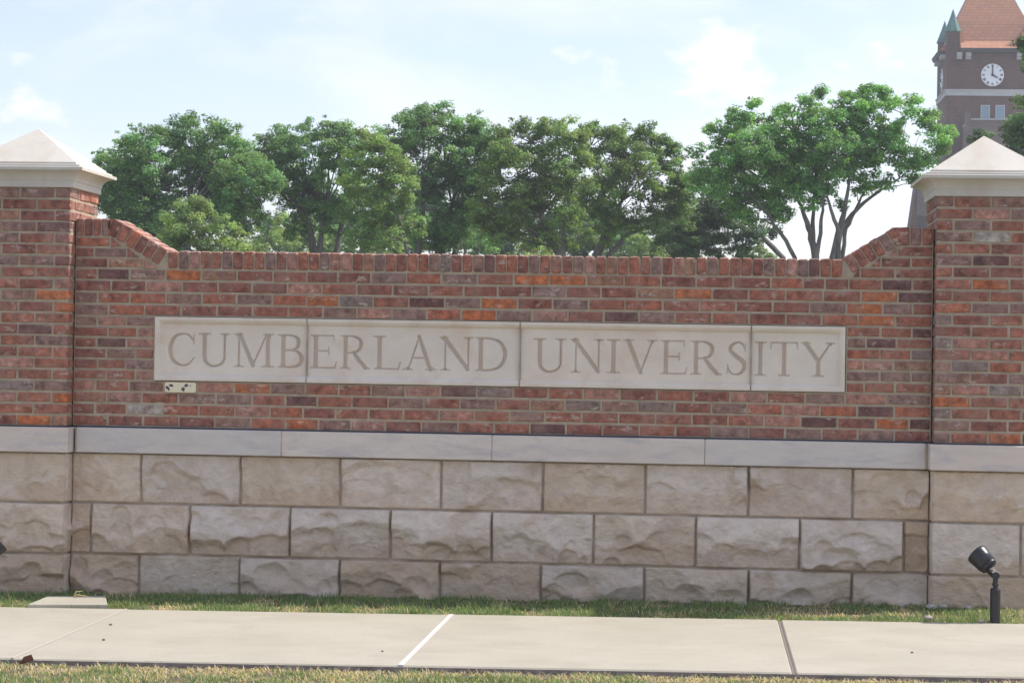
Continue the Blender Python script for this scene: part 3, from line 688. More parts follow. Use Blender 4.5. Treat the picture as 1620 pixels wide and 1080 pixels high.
# clump of taller grass tufts by the right of the wall
# ------------------------------------------------------------------ small things on the ground
def on_ground(px, py, off=0):
    z = 0.0
    for _ in range(5):
        d = cF*F_PX+cR*(px-CX)-cU*(py-CY); p = CAM+d*((z-CAM[2])/d[2]); z = gz(p[0])+off
    return p
c = [on_ground(44, 961), on_ground(170, 961), on_ground(167, 948), on_ground(76, 948)]
t = [tuple(q) for q in c]
mb = MB(); r1 = [(q[0], q[1], gz(q[0])-.03) for q in t]; r2 = [(q[0], q[1], gz(q[0])+.016) for q in t]
cx_ = sum(q[0] for q in t)/4; cy_ = sum(q[1] for q in t)/4
r3 = [(cx_+(q[0]-cx_)*.97, cy_+(q[1]-cy_)*.95, gz(q[0])+.021) for q in t]
mb.loft([r1, r2, r3])
tag(mb.build('concrete_pad', M['concrete']), 'flat concrete pad set in the grass at the foot of the left pillar', 'pad')
mb = MB(); b0 = on_ground(116, 950)
for (dx, dz, r_) in ((.05, .035, 0), (.085, .012, 1)):
    mb.tube([(b0[0], b0[1], b0[2]+.015), (b0[0]+dx*.3, b0[1]-.02*r_, b0[2]+.03+dz*.6), (b0[0]+dx, b0[1]-.03*r_, b0[2]+.02+dz)], [.004, .0035, .002], 6)
tag(mb.build('dry_stalk', M['straw']), 'bent yellow dry grass stalk lying on the concrete pad', 'plant')
# red leaf at the kerb edge of the slab
lp = on_ground(43, 1043)
mb = MB(); mb.add([(lp[0]-.035, lp[1], lp[2]-.02), (lp[0]-.01, lp[1]-.02, lp[2]+.016), (lp[0]+.022, lp[1]-.01, lp[2]+.026), (lp[0]+.026, lp[1]+.012, lp[2]), (lp[0]-.005, lp[1]+.004, lp[2]-.012),
    (lp[0]-.035, lp[1]+.002, lp[2]-.022), (lp[0]-.01, lp[1]-.018, lp[2]+.014), (lp[0]+.022, lp[1]-.008, lp[2]+.024), (lp[0]+.026, lp[1]+.014, lp[2]-.002), (lp[0]-.005, lp[1]+.006, lp[2]-.014)],
    [(0, 4, 1), (1, 4, 2), (2, 4, 3), (5, 6, 9), (6, 7, 9), (7, 8, 9), (0, 1, 6, 5), (1, 2, 7, 6), (2, 3, 8, 7)])
tag(mb.build('dead_leaf', M['deadleaf']), 'curled dark red leaf on the near edge of the pavement, at the left', 'leaf')
def pebble(name, px, py, r_, mat, label, cat, group=None, off=0., flat=.6):
    p = on_ground(px, py, off); m_ = MB(); rings = []
    for i in range(5):
        ph = -math.pi/2+math.pi*(i+.5)/5
        rings.append([(p[0]+r_*math.cos(ph)*math.cos(k*.785)*random.uniform(.8, 1.25), p[1]+r_*.8*math.cos(ph)*math.sin(k*.785)*random.uniform(.8, 1.2), p[2]+r_*flat*.6+r_*flat*math.sin(ph)*random.uniform(.85, 1.1)) for k in range(8)])
    m_.loft(rings); return tag(m_.build(name, mat), label, cat, group)
for px, py, r_, lb in ((175, 988, .008, 'dark dirt crumb right of the left pavement joint, farther of the pair'), (164, 1012, .008, 'dark dirt crumb right of the left pavement joint, nearer of the pair'),
                       (1443, 1032, .007, 'small dark crumb of dirt on the right pavement slab'), (605, 1030, .006, 'tiny dark crumb of dirt on the middle pavement slab left of the pale joint')):
    pebble('dirt_crumb', px, py, r_, M['deadleaf'], lb, 'debris', 'crumbs on the pavement')
for px, py, r_, lb in ((1473, 962, .028, 'tan stone at the left corner of the right pillar foot'), (1492, 961, .022, 'small grey stone at the right pillar foot, next to the tan one'), (1540, 958, .026, 'stone lying in grass behind the right spotlight head'),
                       (1556, 957, .030, 'pale stone lying in grass left of the right spotlight post'), (1532, 962, .016, 'tiny pebble in grass left of the right spotlight post'), (1468, 979, .022, 'white pebble in the grass at the pavement edge near the right pillar'), (1553, 984, .016, 'flat tan chip at the pavement edge beside the spotlight post')):
    pebble('pebble', px, py, r_, M['pebble'], lb, 'stone', 'loose stones in the turf')
# tufts
# ------------------------------------------------------------------ spotlights
def spotlight(base, aim, label):
    t = empty('garden_spotlight', tuple(base), label, 'spotlight', 'spotlights in front of the wall')
    bx, by, bz = base; B = Vector(base)
    mb = MB()
    rr = [(bx+.0265*math.cos(a)*1.0, by+.0265*math.sin(a)) for a in np.linspace(0, 2*math.pi, 17)[:-1]]
    mb.loft([[(x, y, bz+z) for x, y in rr] for z in (-.05, .172)]+[[(bx+(x-bx)*.82, by+(y-by)*.82, bz+.180) for x, y in rr]])
    mb.build('post', M['black'], t)
    k0 = B+Vector((0, 0, .178)); mb = MB()
    mb.tube([k0, k0+Vector((0, 0, .02)), k0+Vector((0, 0, .022)), k0+Vector((0, 0, .055))], [.012, .012, .014, .014], 12)
    mb.tube([k0+Vector((0, -.016, .066)), k0+Vector((0, .016, .066))], .019, 14)
    aim = Vector(aim).normalized(); side = aim.cross(Vector((0, 1, 0))).normalized()
    kn = k0+Vector((0, 0, .066)); down = Vector((-aim.z, 0, aim.x)) if aim.x < 0 else Vector((aim.z, 0, -aim.x))
    el = kn+aim*.035
    mb.tube([kn-aim*.004, el, el+aim*.012], [.021, .022, .024], 4); mb.tube([el+Vector((0, -.021, 0)), el+Vector((0, .021, 0))], .008, 10); mb.tube([k0+Vector((0, 0, .012)), k0+Vector((0, 0, .02)), k0+Vector((0, 0, .028))], [.015, .019, .015], 12)
    mb.build('knuckle', M['black'], t, False)
    hc = kn+aim*.045+Vector((0, 0, .012))
    a = aim.cross(Vector((0, 1, 0))).normalized(); b = aim.cross(a).normalized()
    pr = [(-.006, .018), (-.003, .040), (.002, .047), (.014, .049), (.015, .046), (.017, .046), (.018, .0515), (.060, .0550), (.084, .0575), (.099, .0575), (.104, .055), (.104, .051), (.088, .047)]
    rings = [[hc+aim*s_+(a*math.cos(q)+b*math.sin(q))*r_ for q in np.linspace(0, 2*math.pi, 29)[:-1]] for s_, r_ in pr]
    mb = MB(); mb.loft(rings); 
    o = mb.build('lamp_head', M['black'], t, True)
    mb = MB(); rings = [[hc+aim*s_+(a*math.cos(q)+b*math.sin(q))*r_ for q in np.linspace(0, 2*math.pi, 29)[:-1]] for s_, r_ in ((.0895, .047), (.092, .030), (.093, .004))]
    mb.loft(rings); mb.build('lens', M['lens'], t, True)
    return t
sp = on_ground(1574, 984)
spotlight((float(sp[0]), float(sp[1]), float(sp[2])-.002), (-.60, .42, .62), 'black garden spotlight on a short post in front of the right pillar')
sp2 = on_ground(-36, 962)
spotlight((float(sp2[0]), float(sp2[1]), float(sp2[2])), (.62, .30, .60), 'black garden spotlight cut off by the left edge, only its head in view')
# ------------------------------------------------------------------ trees
def tree(lobes, Y, trunks, name, label, cat, tint, dens=1.0, leaf=.085, seed=1, group=None, spread=1.0, twigs=True, open_=0.0):
    r_ = np.random.default_rng(seed); rr = random.Random(seed)
    base = at(trunks[0][0][0], 566, Y); t = empty(name, (float(base[0]), Y, 0.0), label, cat, group)
    sc = (Y+12.5)/F_PX
    Lw = []
    for (px, py, r) in lobes:
        c = at(px, py, Y); R = r*sc
        Lw.append((np.array([c[0], Y+r_.uniform(-1, 1)*R*1.1*spread, c[2]]), R))
    pos, nrm, colr = [], [], []
    mbt = MB()
    for c, R in Lw:
        R = R*1.13; ncl = max(8, int(27*(R/.6)**2*dens))
        for _ in range(ncl):
            d = r_.normal(0, 1, 3); d /= np.linalg.norm(d); d[2] = d[2]*.9+.12
            cc = c+d*R*r_.uniform(.35, 1.12)*np.array([1, 1.15, .9]); cr = r_.uniform(.10, .27)*(.8+.3*R)
            if r_.random() < .16: cc = c+d*R*r_.uniform(1.04, 1.2)*np.array([1, 1.1, .95]); cr = r_.uniform(.07, .12)
            nl = int(165*(cr/.25)**2*(.085/leaf)**1.5*(1-open_*r_.random()))
            q = r_.normal(0, 1, (nl, 3)); q /= np.linalg.norm(q, axis=1)[:, None]
            q *= (r_.random((nl, 1))**.45); p = cc+q*cr*np.array([1.15, 1.15, .72])
            nn = q*.8+r_.normal(0, .42, (nl, 3))+np.array([.25, -.12, .75]); nn /= np.linalg.norm(nn, axis=1)[:, None]
            pos.append(p); nrm.append(nn)
            k = r_.uniform(.55, 1.4); yv = r_.uniform(-.08, .14)
            colr.append(np.array(tint)*k*np.array([1+yv, 1, 1-yv])*r_.uniform(.75, 1.25, (nl, 1)))
            if twigs and r_.random() < .35: mbt.tube([tuple(c+(cc-c)*.1), tuple((c+cc)/2+r_.normal(0, .06, 3)), tuple(cc)], [.02, .014, .006], 4, cap=False)
    pos = np.vstack(pos); nrm = np.vstack(nrm); colr = np.vstack(colr); n_ = len(pos)
    rv = r_.normal(0, 1, (n_, 3)); a = np.cross(nrm, rv); a /= np.linalg.norm(a, axis=1)[:, None]; b = np.cross(nrm, a)
    l_ = leaf*r_.uniform(.5, 1.45, (n_, 1)); w = l_*r_.uniform(.42, .62, (n_, 1))
    V = np.stack([pos-a*l_*.5, pos-b*w*.5+nrm*l_*.06, pos+a*l_*.5-nrm*l_*.05, pos+b*w*.5+nrm*l_*.06], 1).reshape(-1, 3)
    Fq = np.arange(n_*4).reshape(-1, 4)
    np_mesh('crown', V, Fq, np.repeat(colr, 4, 0), M['leaf'], t)
    # trunk and limbs
    ends = []
    for path in trunks:
        pts, rad = [], []
        pl_ = [at(p[0], p[1], Y) for p in path]
        oy = rr.uniform(-.5, .5)
        p0 = pl_[0].copy(); 
        pts.append((p0[0]+(pl_[0][0]-pl_[1][0])*.6 if len(path) > 1 else p0[0], Y+oy*.3, -.05)); rad.append(path[0][2]*sc*.5*1.15)
        for p, q in zip(pl_, path): pts.append((p[0], Y+oy, p[2])); rad.append(q[2]*sc*.5)
        rad[-1] *= .6
        # subdivide with a little wobble
        P2, R2 = [], []
        for i in range(len(pts)-1):
            for s_ in range(4):
                f_ = s_/4; wv = .02 if 0 < s_ else 0
                P2.append(tuple(np.array(pts[i])*(1-f_)+np.array(pts[i+1])*f_+r_.normal(0, .6, 3)*wv)); R2.append(rad[i]*(1-f_)+rad[i+1]*f_)
        P2.append(pts[-1]); R2.append(rad[-1]); mbt.tube(P2, R2, 10); ends += [(np.array(P2[i]), R2[i], 0) for i in range(len(P2)//2, len(P2))]
    for c, R in Lw:
        e = min(ends, key=lambda q: np.linalg.norm(q[0]-c)+max(0, q[0][2]-c[2]+.25)*2.5)
        s_ = e[0]; mid = (s_+c)/2+np.array([0, 0, -.08*np.linalg.norm(c-s_)])+r_.normal(0, .06, 3)
        ra = min(e[1]*.6, .016*np.linalg.norm(c-s_)+.015)
        pts = []
        for f_ in np.linspace(0, 1, 7): pts.append(tuple((1-f_)**2*s_+2*f_*(1-f_)*mid+f_*f_*c+r_.normal(0, .015, 3)))
        mbt.tube(pts, [ra*(1-.72*f_) for f_ in np.linspace(0, 1, 7)], 6, cap=False)
    mbt.build('trunk', M['bark'], t)
    return t
G = 'trees on the campus lawn behind the wall'
MID, DRK, BRT, YEL, PAL_ = (.20, .35, .135), (.12, .20, .095), (.25, .46, .15), (.33, .42, .11), (.27, .38, .14)
tree([(300, 235, 52), (235, 255, 46), (185, 262, 36), (250, 300, 55), (340, 262, 55), (395, 285, 46), (425, 305, 28), (200, 320, 48), (330, 320, 50), (372, 228, 26), (292, 208, 28), (165, 250, 18), (180, 370, 40), (240, 360, 45), (258, 215, 24), (345, 212, 20), (215, 228, 16), (385, 245, 16), (380, 320, 34), (165, 285, 26), (170, 320, 30), (300, 190, 10), (440, 290, 14), (300, 340, 34), (210, 280, 26), (405, 345, 20)],
     52, [[(300, 400, 18), (305, 330, 12)], [(255, 400, 12), (245, 330, 8)]], 'broadleaf_tree', 'large spreading green tree just right of the left pillar cap', 'tree', MID, seed=31, group=G)
tree([(315, 362, 42), (278, 388, 36), (358, 386, 36), (322, 338, 26), (395, 395, 22)], 45, [[(320, 400, 8), (320, 370, 6)]], 'broadleaf_tree', 'lower rounded pale green tree in front of the large left tree, above the wall top', 'tree', PAL_, seed=32, group=G)
tree([(425, 360, 26), (440, 340, 16), (410, 388, 24), (455, 385, 22)], 62, [[(418, 402, 5), (425, 350, 3)]], 'young_tree', 'thin see-through grey-green tree in the gap between the two leftmost crowns', 'tree', PAL_, dens=.45, seed=33, group=G, open_=.6)
tree([(470, 235, 36), (430, 245, 34), (525, 228, 34), (480, 280, 46), (545, 262, 36), (500, 315, 36), (455, 312, 30), (410, 238, 22), (500, 212, 20), (475, 345, 20), (535, 320, 28), (450, 218, 22), (540, 212, 18), (440, 285, 26), (400, 262, 22), (470, 365, 22), (515, 355, 20), (555, 350, 22), (420, 222, 14), (520, 200, 12), (485, 200, 12), (580, 300, 26), (560, 235, 24)],
     54, [[(497, 404, 15), (487, 345, 10)], [(503, 404, 11), (514, 325, 8)], [(528, 404, 11), (541, 340, 9)]], 'broadleaf_tree', 'dark green tree on three upright trunks, second large crown from the left', 'tree', MID, seed=34, group=G)
tree([(600, 235, 28), (575, 262, 30), (622, 292, 30), (560, 300, 24), (642, 285, 20), (595, 322, 24), (585, 222, 18), (640, 330, 20), (560, 335, 22), (615, 350, 22), (650, 355, 16), (630, 265, 20), (585, 350, 22), (570, 375, 22), (620, 380, 22), (605, 268, 22)],
     47, [[(646, 404, 7), (632, 345, 5), (605, 300, 4)]], 'broadleaf_tree', 'slender yellow-green tree leaning left over the middle of the wall', 'tree', (.26, .385, .125), dens=1.2, seed=35, group=G)
tree([(680, 207, 40), (640, 228, 32), (725, 212, 34), (765, 232, 36), (700, 262, 48), (760, 280, 40), (680, 310, 34), (735, 320, 34), (790, 255, 24), (655, 355, 24), (705, 350, 28), (650, 190, 18), (700, 185, 18), (740, 190, 18), (615, 215, 20), (600, 345, 26), (640, 365, 24), (680, 370, 26), (735, 365, 24), (700, 385, 22), (660, 280, 34), (725, 290, 30), (600, 375, 24), (780, 225, 18), (752, 196, 12), (665, 180, 12)],
     52, [[(662, 405, 11), (672, 330, 9)], [(690, 406, 17), (705, 365, 12), (712, 320, 8)], [(716, 406, 11), (728, 350, 8), (745, 325, 6)]], 'broadleaf_tree', 'tallest tree in the middle, its rounded green crown above several leaning trunks', 'tree', MID, seed=36, group=G)
tree([(890, 215, 32), (840, 225, 34), (810, 250, 34), (860, 270, 46), (905, 290, 34), (830, 315, 38), (880, 335, 32), (780, 290, 28), (815, 355, 30), (770, 340, 26), (885, 196, 16), (820, 200, 14), (800, 220, 16), (860, 200, 13), (915, 215, 18), (770, 320, 24), (790, 370, 26), (845, 368, 26), (905, 345, 26), (910, 378, 24), (870, 385, 18), (760, 355, 18), (855, 312, 30), (905, 255, 26)],
     50, [[(884, 407, 12), (868, 372, 8), (855, 345, 6)], [(893, 407, 9), (893, 355, 7)]], 'broadleaf_tree', 'green tree with a pair of pale trunks, right of the tallest middle tree', 'tree', (.23, .34, .11), seed=37, group=G)
tree([(935, 232, 32), (985, 232, 32), (1030, 232, 28), (1068, 255, 24), (950, 285, 44), (1010, 285, 44), (1060, 300, 36), (1083, 280, 18), (980, 335, 32), (925, 330, 30), (940, 206, 14), (1028, 208, 13), (1065, 232, 12), (985, 206, 12), (960, 365, 24), (1000, 362, 24), (1040, 335, 28), (1085, 310, 24), (1000, 250, 24), (1075, 340, 26), (1050, 222, 10), (960, 210, 10), (1010, 212, 10)],
     53, [[(943, 407, 15), (958, 368, 11), (985, 315, 7)], [(962, 407, 9), (990, 372, 6), (1035, 355, 4)]], 'broadleaf_tree', 'wide green tree with ragged top, left of the bright tree with open trunks', 'tree', (.215, .33, .115), seed=38, group=G)
tree([(1120, 330, 36), (1155, 348, 34), (1190, 372, 26), (1100, 368, 34), (1060, 368, 32), (1130, 385, 32), (1175, 392, 22), (1085, 395, 24), (1225, 345, 16), (1222, 368, 10)],
     57, [[(1238, 408, 9), (1205, 375, 7), (1165, 357, 5), (1125, 345, 4)], [(1100, 408, 12), (1105, 380, 9), (1120, 345, 6)]], 'broadleaf_tree', 'dark shaded tree with trunks leaning left, low under the bright right tree', 'tree', DRK, dens=1.3, seed=39, group=G)
tree([(1150, 212, 24), (1190, 196, 26), (1140, 258, 34), (1200, 248, 44), (1258, 208, 38), (1262, 262, 44), (1310, 192, 36), (1355, 178, 32), (1400, 168, 24), (1358, 230, 42), (1312, 245, 40), (1430, 185, 22), (1395, 205, 26),
      (1465, 205, 18), (1482, 225, 22), (1455, 250, 28), (1430, 268, 22), (1450, 285, 18), (1200, 298, 38), (1145, 300, 32), (1268, 305, 26), (1230, 322, 20), (1312, 295, 20), (1385, 262, 22), (1350, 275, 16), (1165, 330, 22), (1495, 212, 13), (1340, 150, 14), (1190, 168, 12), (1125, 200, 12), (1400, 148, 12), (1110, 275, 22), (1402, 290, 12), (1330, 320, 10), (1285, 322, 20), (1250, 345, 14), (1300, 300, 22), (1240, 300, 26), (1285, 232, 34), (1228, 222, 28), (1165, 228, 24), (1335, 200, 26), (1375, 195, 22), (1110, 240, 16), (1160, 182, 12), (1240, 172, 12), (1280, 162, 13), (1300, 150, 10), (1372, 142, 10), (1440, 160, 12), (1470, 185, 12), (1180, 345, 16), (1120, 300, 24), (1185, 270, 34), (1230, 275, 34), (1215, 310, 26), (1165, 310, 26), (1290, 275, 30), (1335, 265, 26), (1250, 240, 30), (1410, 215, 26), (1385, 240, 26), (1420, 240, 22), (1475, 255, 18), (1365, 155, 14), (1374, 290, 15), (1358, 302, 12)],
     48, [[(1290, 408, 12), (1283, 368, 10), (1270, 335, 6), (1258, 305, 4)], [(1289, 404, 8), (1287, 360, 7), (1288, 325, 5), (1290, 290, 3)], [(1291, 404, 7), (1297, 360, 6), (1300, 325, 4), (1302, 280, 3)], [(1318, 409, 14), (1326, 372, 12), (1334, 340, 8), (1341, 300, 5), (1346, 262, 3)], [(1326, 378, 8), (1340, 350, 7), (1362, 325, 6), (1392, 300, 4), (1425, 280, 3)], [(1333, 409, 7), (1339, 360, 6), (1356, 328, 5), (1372, 295, 3)], [(1325, 368, 7), (1313, 332, 5), (1304, 302, 3)], [(1257, 408, 7), (1238, 374, 6), (1215, 340, 5), (1180, 300, 4), (1155, 265, 3)]],
     'broadleaf_tree', 'bright green tree with bare spreading trunks against the sky, left of the clock tower', 'tree', BRT, seed=40, group=G)
tree([(1628, 162, 18), (1622, 205, 26), (1645, 120, 26), (1655, 200, 44), (1622, 68, 8), (1604, 212, 14), (1632, 85, 12), (1600, 235, 14), (1625, 245, 22)], 40, [[(1668, 408, 18), (1655, 260, 12)]], 'broadleaf_tree', 'dark green tree cut off by the right edge, in front of the clock tower', 'tree', (.14, .23, .09), seed=41, group=G)
tree([(1542, 219, 12), (1560, 214, 9), (1552, 235, 14), (1580, 240, 12)], 60, [[(1552, 408, 5), (1552, 240, 3)]], 'broadleaf_tree', 'small dark treetop just above the right pillar cap, in front of the tower', 'tree', DRK, dens=1.2, seed=42, group=G)
for i, (px, py, r, Y, tn, lb) in enumerate((
    (640, 365, 34, 88, MID, 'broad far tree filling the gap right of the slender yellow-green tree'), (440, 370, 30, 90, MID, 'broad far tree behind the thin see-through tree at the left'), (870, 370, 34, 90, DRK, 'dark broad far tree behind the pair of pale trunks'), (970, 375, 34, 92, MID, 'broad far tree behind the trunks of the ragged wide tree'), (735, 345, 34, 93, MID, 'high far tree behind the right-hand trunks of the tallest middle tree'), (530, 345, 30, 94, DRK, 'dark far tree high behind the three upright trunks'),
    (660, 330, 30, 96, DRK, 'high far tree behind the left-hand trunks of the tallest middle tree'), (810, 330, 32, 97, DRK, 'high dark far tree between the tallest tree and the pair of pale trunks'), (920, 330, 32, 98, MID, 'high far tree between the pair of pale trunks and the ragged wide tree'), (600, 310, 28, 99, MID, 'high far tree showing through the slender yellow-green tree'), (1075, 350, 30, 99, DRK, 'high dark far tree left of the shaded right tree'),
    (475, 372, 26, 74, PAL_, 'small far tree seen left of the three upright trunks'), (575, 372, 30, 76, MID, 'small far tree seen between the three upright trunks and the yellow-green tree'), (515, 385, 20, 80, PAL_, 'small far tree glimpsed between the three upright trunks'),
    (617, 395, 22, 70, PAL_, 'pale far shrub left of the leaning slender trunk'), (755, 375, 24, 72, MID, 'far tree seen right of the trunks of the tallest middle tree'), (838, 398, 20, 78, YEL, 'bright far bush under the pair of pale trunks, left side'),
    (925, 385, 24, 75, DRK, 'dark far tree directly right of the pair of pale trunks'), (1015, 395, 26, 77, PAL_, 'pale far tree behind the ragged wide tree'), (1200, 403, 14, 80, PAL_, 'low far bush just left of the leaning trunks at the right'), (690, 385, 20, 79, DRK, 'dark far tree behind the trunks of the tallest middle tree'),
    (1060, 385, 30, 82, DRK, 'dark far tree low behind the shaded right tree'), (370, 340, 30, 66, DRK, 'dark far tree behind the lower rounded pale tree'), (225, 380, 34, 68, DRK, 'dark far tree beside the left ramp of the wall'), (790, 380, 26, 84, DRK, 'dark far tree left of the small grey gable'))):
    tree([(px, py, r*.95), (px-r*.8, py+8, r*.8), (px+r*.8, py+6, r*.8), (px, py-r*.6, r*.6), (px+4, py+r, r*.7)], Y, [[(px, 408, 5), (px+2, py, 3)]], 'young_tree', lb, 'tree', tn, dens=.9, leaf=.11, seed=60+i, group='small far trees beyond the large ones', twigs=False)
# ------------------------------------------------------------------ clock tower
TY = 165.0; s_ = (TY+12.5)/F_PX
def tp(px, py, Y=TY): q = at(px, py, Y); return float(q[0]), float(q[2])
xc, zc_ = tp(1570, 119); xl, _ = tp(1498, 119); hwT = xc-xl; yb = TY+2*hwT
_, z_eave = tp(1570, 78); _, z_b1 = tp(1570, 142); _, z_b0 = tp(1570, 152)
twr = empty('clock_tower', (xc, TY+hwT, 0), 'tall brown brick clock tower with orange tiled roof and green corner spires', 'clock tower')
mb = MB(); mb.box((xl, TY, -.5), (xc+hwT, yb, z_eave-.3)); 
mb.build('shaft', M['tbrick'], twr)
mb = MB(); mb.box((xl-.1, TY-.1, z_b0), (xc+hwT+.1, yb+.1, z_b1-.12)); mb.box((xl-.16, TY-.16, z_b1-.12), (xc+hwT+.16, yb+.16, z_b1)); mb.build('belt_course', M['stone'], twr)
ov = .55; cw = 1.0; xrT = xc+hwT
mb = MB()
for (za, zb_, e_) in ((z_eave-.28, z_eave-.09, 0), (z_eave-.089, z_eave, .07)):
    o2 = ov+e_
    mb.box((xl+cw, TY-o2, za), (xrT-cw, TY+.3, zb_)); mb.box((xl+cw, yb-.3, za), (xrT-cw, yb+o2, zb_))
    mb.box((xl-o2, TY+cw, za), (xl+.3, yb-cw, zb_)); mb.box((xrT-.3, TY+cw, za), (xrT+o2, yb-cw, zb_))
mb.build('eaves', M['trim'], twr)
for dx in (-2.6, -1.9, 1.9+.15, 2.75):
    mb = MB(); mb.box((xc+dx-.2, TY-.42, z_eave-.62), (xc+dx+.2, TY+.02, z_eave-.302)); mb.box((xc+dx-.2, TY-.28, z_eave-.82), (xc+dx+.2, TY+.02, z_eave-.62)); mb.build('bracket', M['stone'], twr)
for dy in (1.2, 1.9, 5.0, 5.7):
    mb = MB(); mb.box((xl-.42, TY+dy-.2, z_eave-.62), (xl+.02, TY+dy+.2, z_eave-.302)); mb.build('bracket', M['stone'], twr)
xr0, zr0 = tp(1619, 31); xr1, zr1 = tp(1605.5, 0); yc_ = TY+hwT
w0, w1 = xr0-xc, xr1-xc; k = (w0-w1)/(zr1-zr0)
# roof plane is set back from the front wall; flare at the eaves
zap = z_eave+9.4
prof_ = [(hwT-.1, z_eave-.28), (hwT-.12, z_eave+.62), (hwT-.75, z_eave+2.2), (hwT-2.05, z_eave+5.0), (.12, zap)]
mb = MB(); mb.loft([[(xc-a, yc_-a, z), (xc+a, yc_-a, z), (xc+a, yc_+a, z), (xc-a, yc_+a, z)] for a, z in prof_])
hi, lo, q_ = z_eave+.63, z_eave+.004, hwT-.115
for (sx_, sy_) in ((0, -1), (0, 1), (-1, 0), (1, 0)):
    c_ = hwT-cw-.005; T = (lambda u, r: (xc+u, yc_+sy_*r)) if sx_ == 0 else (lambda u, r: (xc+sx_*r, yc_+u))
    a0, a1, b1, b0_ = T(-c_, hwT+ov+.05), T(c_, hwT+ov+.05), T(c_, q_), T(-c_, q_)
    mb.add([(*a0, lo), (*a1, lo), (*b1, hi), (*b0_, hi), (*b1, lo), (*b0_, lo)], [(0, 1, 2, 3), (1, 4, 2), (0, 3, 5), (0, 5, 4, 1)])
mb.build('roof', M['roof'], twr)
for sx_ in (-1, 1):
    for sy_ in (-1, 1):
        x_, yy = xc+sx_*(hwT-.46), yc_+sy_*(hwT-.46); w_ = .50
        mb = MB(); mb.box((x_-w_, yy-w_, z_b1+.02), (x_+w_, yy+w_, z_eave+1.36)); tt = mb.build('corner_turret', M['tbrick'], twr)
        sq = lambda r, z: [(x_+r*math.cos(math.radians(22.5+45*q)), yy+r*math.sin(math.radians(22.5+45*q)), z) for q in range(8)]
        mb = MB(); mb.loft([sq(.62, z_eave+1.361), sq(.68, z_eave+1.42), sq(.62, z_eave+1.6), sq(.28, z_eave+2.45), sq(.02, z_eave+3.2)]); mb.build('spire', M['green'], twr)
        cx2 = x_-sx_*(w_+.17)  # orange block beside each turret, on its inner side
        mb = MB(); mb.add([(cx2-.16, yy-.44, z_eave+.05), (cx2+.16, yy-.44, z_eave+.05), (cx2+.16, yy-.44, z_eave+1.34), (cx2-.16, yy-.44, z_eave+1.34)]+[(cx2-.16, yy+.44, z_eave+.05), (cx2+.16, yy+.44, z_eave+.05), (cx2+.16, yy+.44, z_eave+1.34), (cx2-.16, yy+.44, z_eave+1.34)], [(0, 1, 2, 3), (7, 6, 5, 4), (0, 3, 7, 4), (1, 5, 6, 2), (3, 2, 6, 7)]); mb.build('orange_cheek', M['orange'], twr)
def clock(cx_, cy_, cz_, R, rot, parent):
    """rot: function taking a local (u, out, v) to the world"""
    seg = 48
    mb = MB(); ring = lambda r, o: [rot(r*math.cos(2*math.pi*q/seg), o, r*math.sin(2*math.pi*q/seg)) for q in range(seg)]
    mb.loft([ring(R, -.05), ring(R, .06), ring(R*.97, .08)]); face = mb.build('clock_face', M['clockw'], parent)
    NUM = ['XII', 'I', 'II', 'III', 'IIII', 'V', 'VI', 'VII', 'VIII', 'IX', 'X', 'XI']
    for h_ in range(12):
        a = math.radians(90-30*h_); s_num = NUM[h_]; ww = {'I': .055, 'V': .10, 'X': .10}; tot = sum(ww[c] for c in s_num)*R; x = -tot/2
        cu, cv = .80*R*math.cos(a), .80*R*math.sin(a); ta = a-math.pi/2
        mb = MB()
        def Q(lx, lz): return (cu+lx*math.cos(ta)-lz*math.sin(ta), cv+lx*math.sin(ta)+lz*math.cos(ta))
        for c in s_num:
            w_ = ww[c]*R; hh = .115*R; t_ = .013*R
            segs = {'I': [((x+w_/2, -hh), (x+w_/2, hh), 1.4)], 'V': [((x+w_*.1, hh), (x+w_/2, -hh), 1.6), ((x+w_*.9, hh), (x+w_/2, -hh), .8)], 'X': [((x+w_*.05, hh), (x+w_*.95, -hh), 1.6), ((x+w_*.95, hh), (x+w_*.05, -hh), .8)]}[c]
            for (p0, p1, f_) in segs:
                dx, dz = p1[0]-p0[0], p1[1]-p0[1]; ln = math.hypot(dx, dz); nx_, nz_ = -dz/ln*t_*f_, dx/ln*t_*f_
                pts = [Q(p0[0]-nx_, p0[1]-nz_), Q(p1[0]-nx_, p1[1]-nz_), Q(p1[0]+nx_, p1[1]+nz_), Q(p0[0]+nx_, p0[1]+nz_)]
                mb.loft([[rot(u, o, v) for u, v in pts] for o in (.07, .10)])
            x += w_
        mb.build('numeral', M['clockb'], face)
    for ang, ln, wd in ((90, .92, .05), (-30, .62, .065)):
        a = math.radians(ang); mb = MB(); ca, sa = math.cos(a), math.sin(a)
        pts = [(-.14*R, -.03*R), (-.14*R, .03*R), (.1*R, wd*R), (ln*R*.7, wd*R*.9), (ln*R, 0), (ln*R*.7, -wd*R*.9), (.1*R, -wd*R)]
        mb.loft([[rot(u*ca-v*sa, o, u*sa+v*ca) for u, v in pts] for o in (.11, .14)]); mb.build('clock_hand', M['clockb'], face)
    mb = MB(); mb.loft([ring(.11*R, .08), ring(.11*R, .17)]); mb.build('hub', M['clockb'], face)
Rck = 17.6*s_
clock(0, 0, 0, Rck, lambda u, o, v: (xc+u, TY-o, zc_+v), twr)
clock(0, 0, 0, Rck, lambda u, o, v: (xl-o, yc_-u, zc_+v), twr)
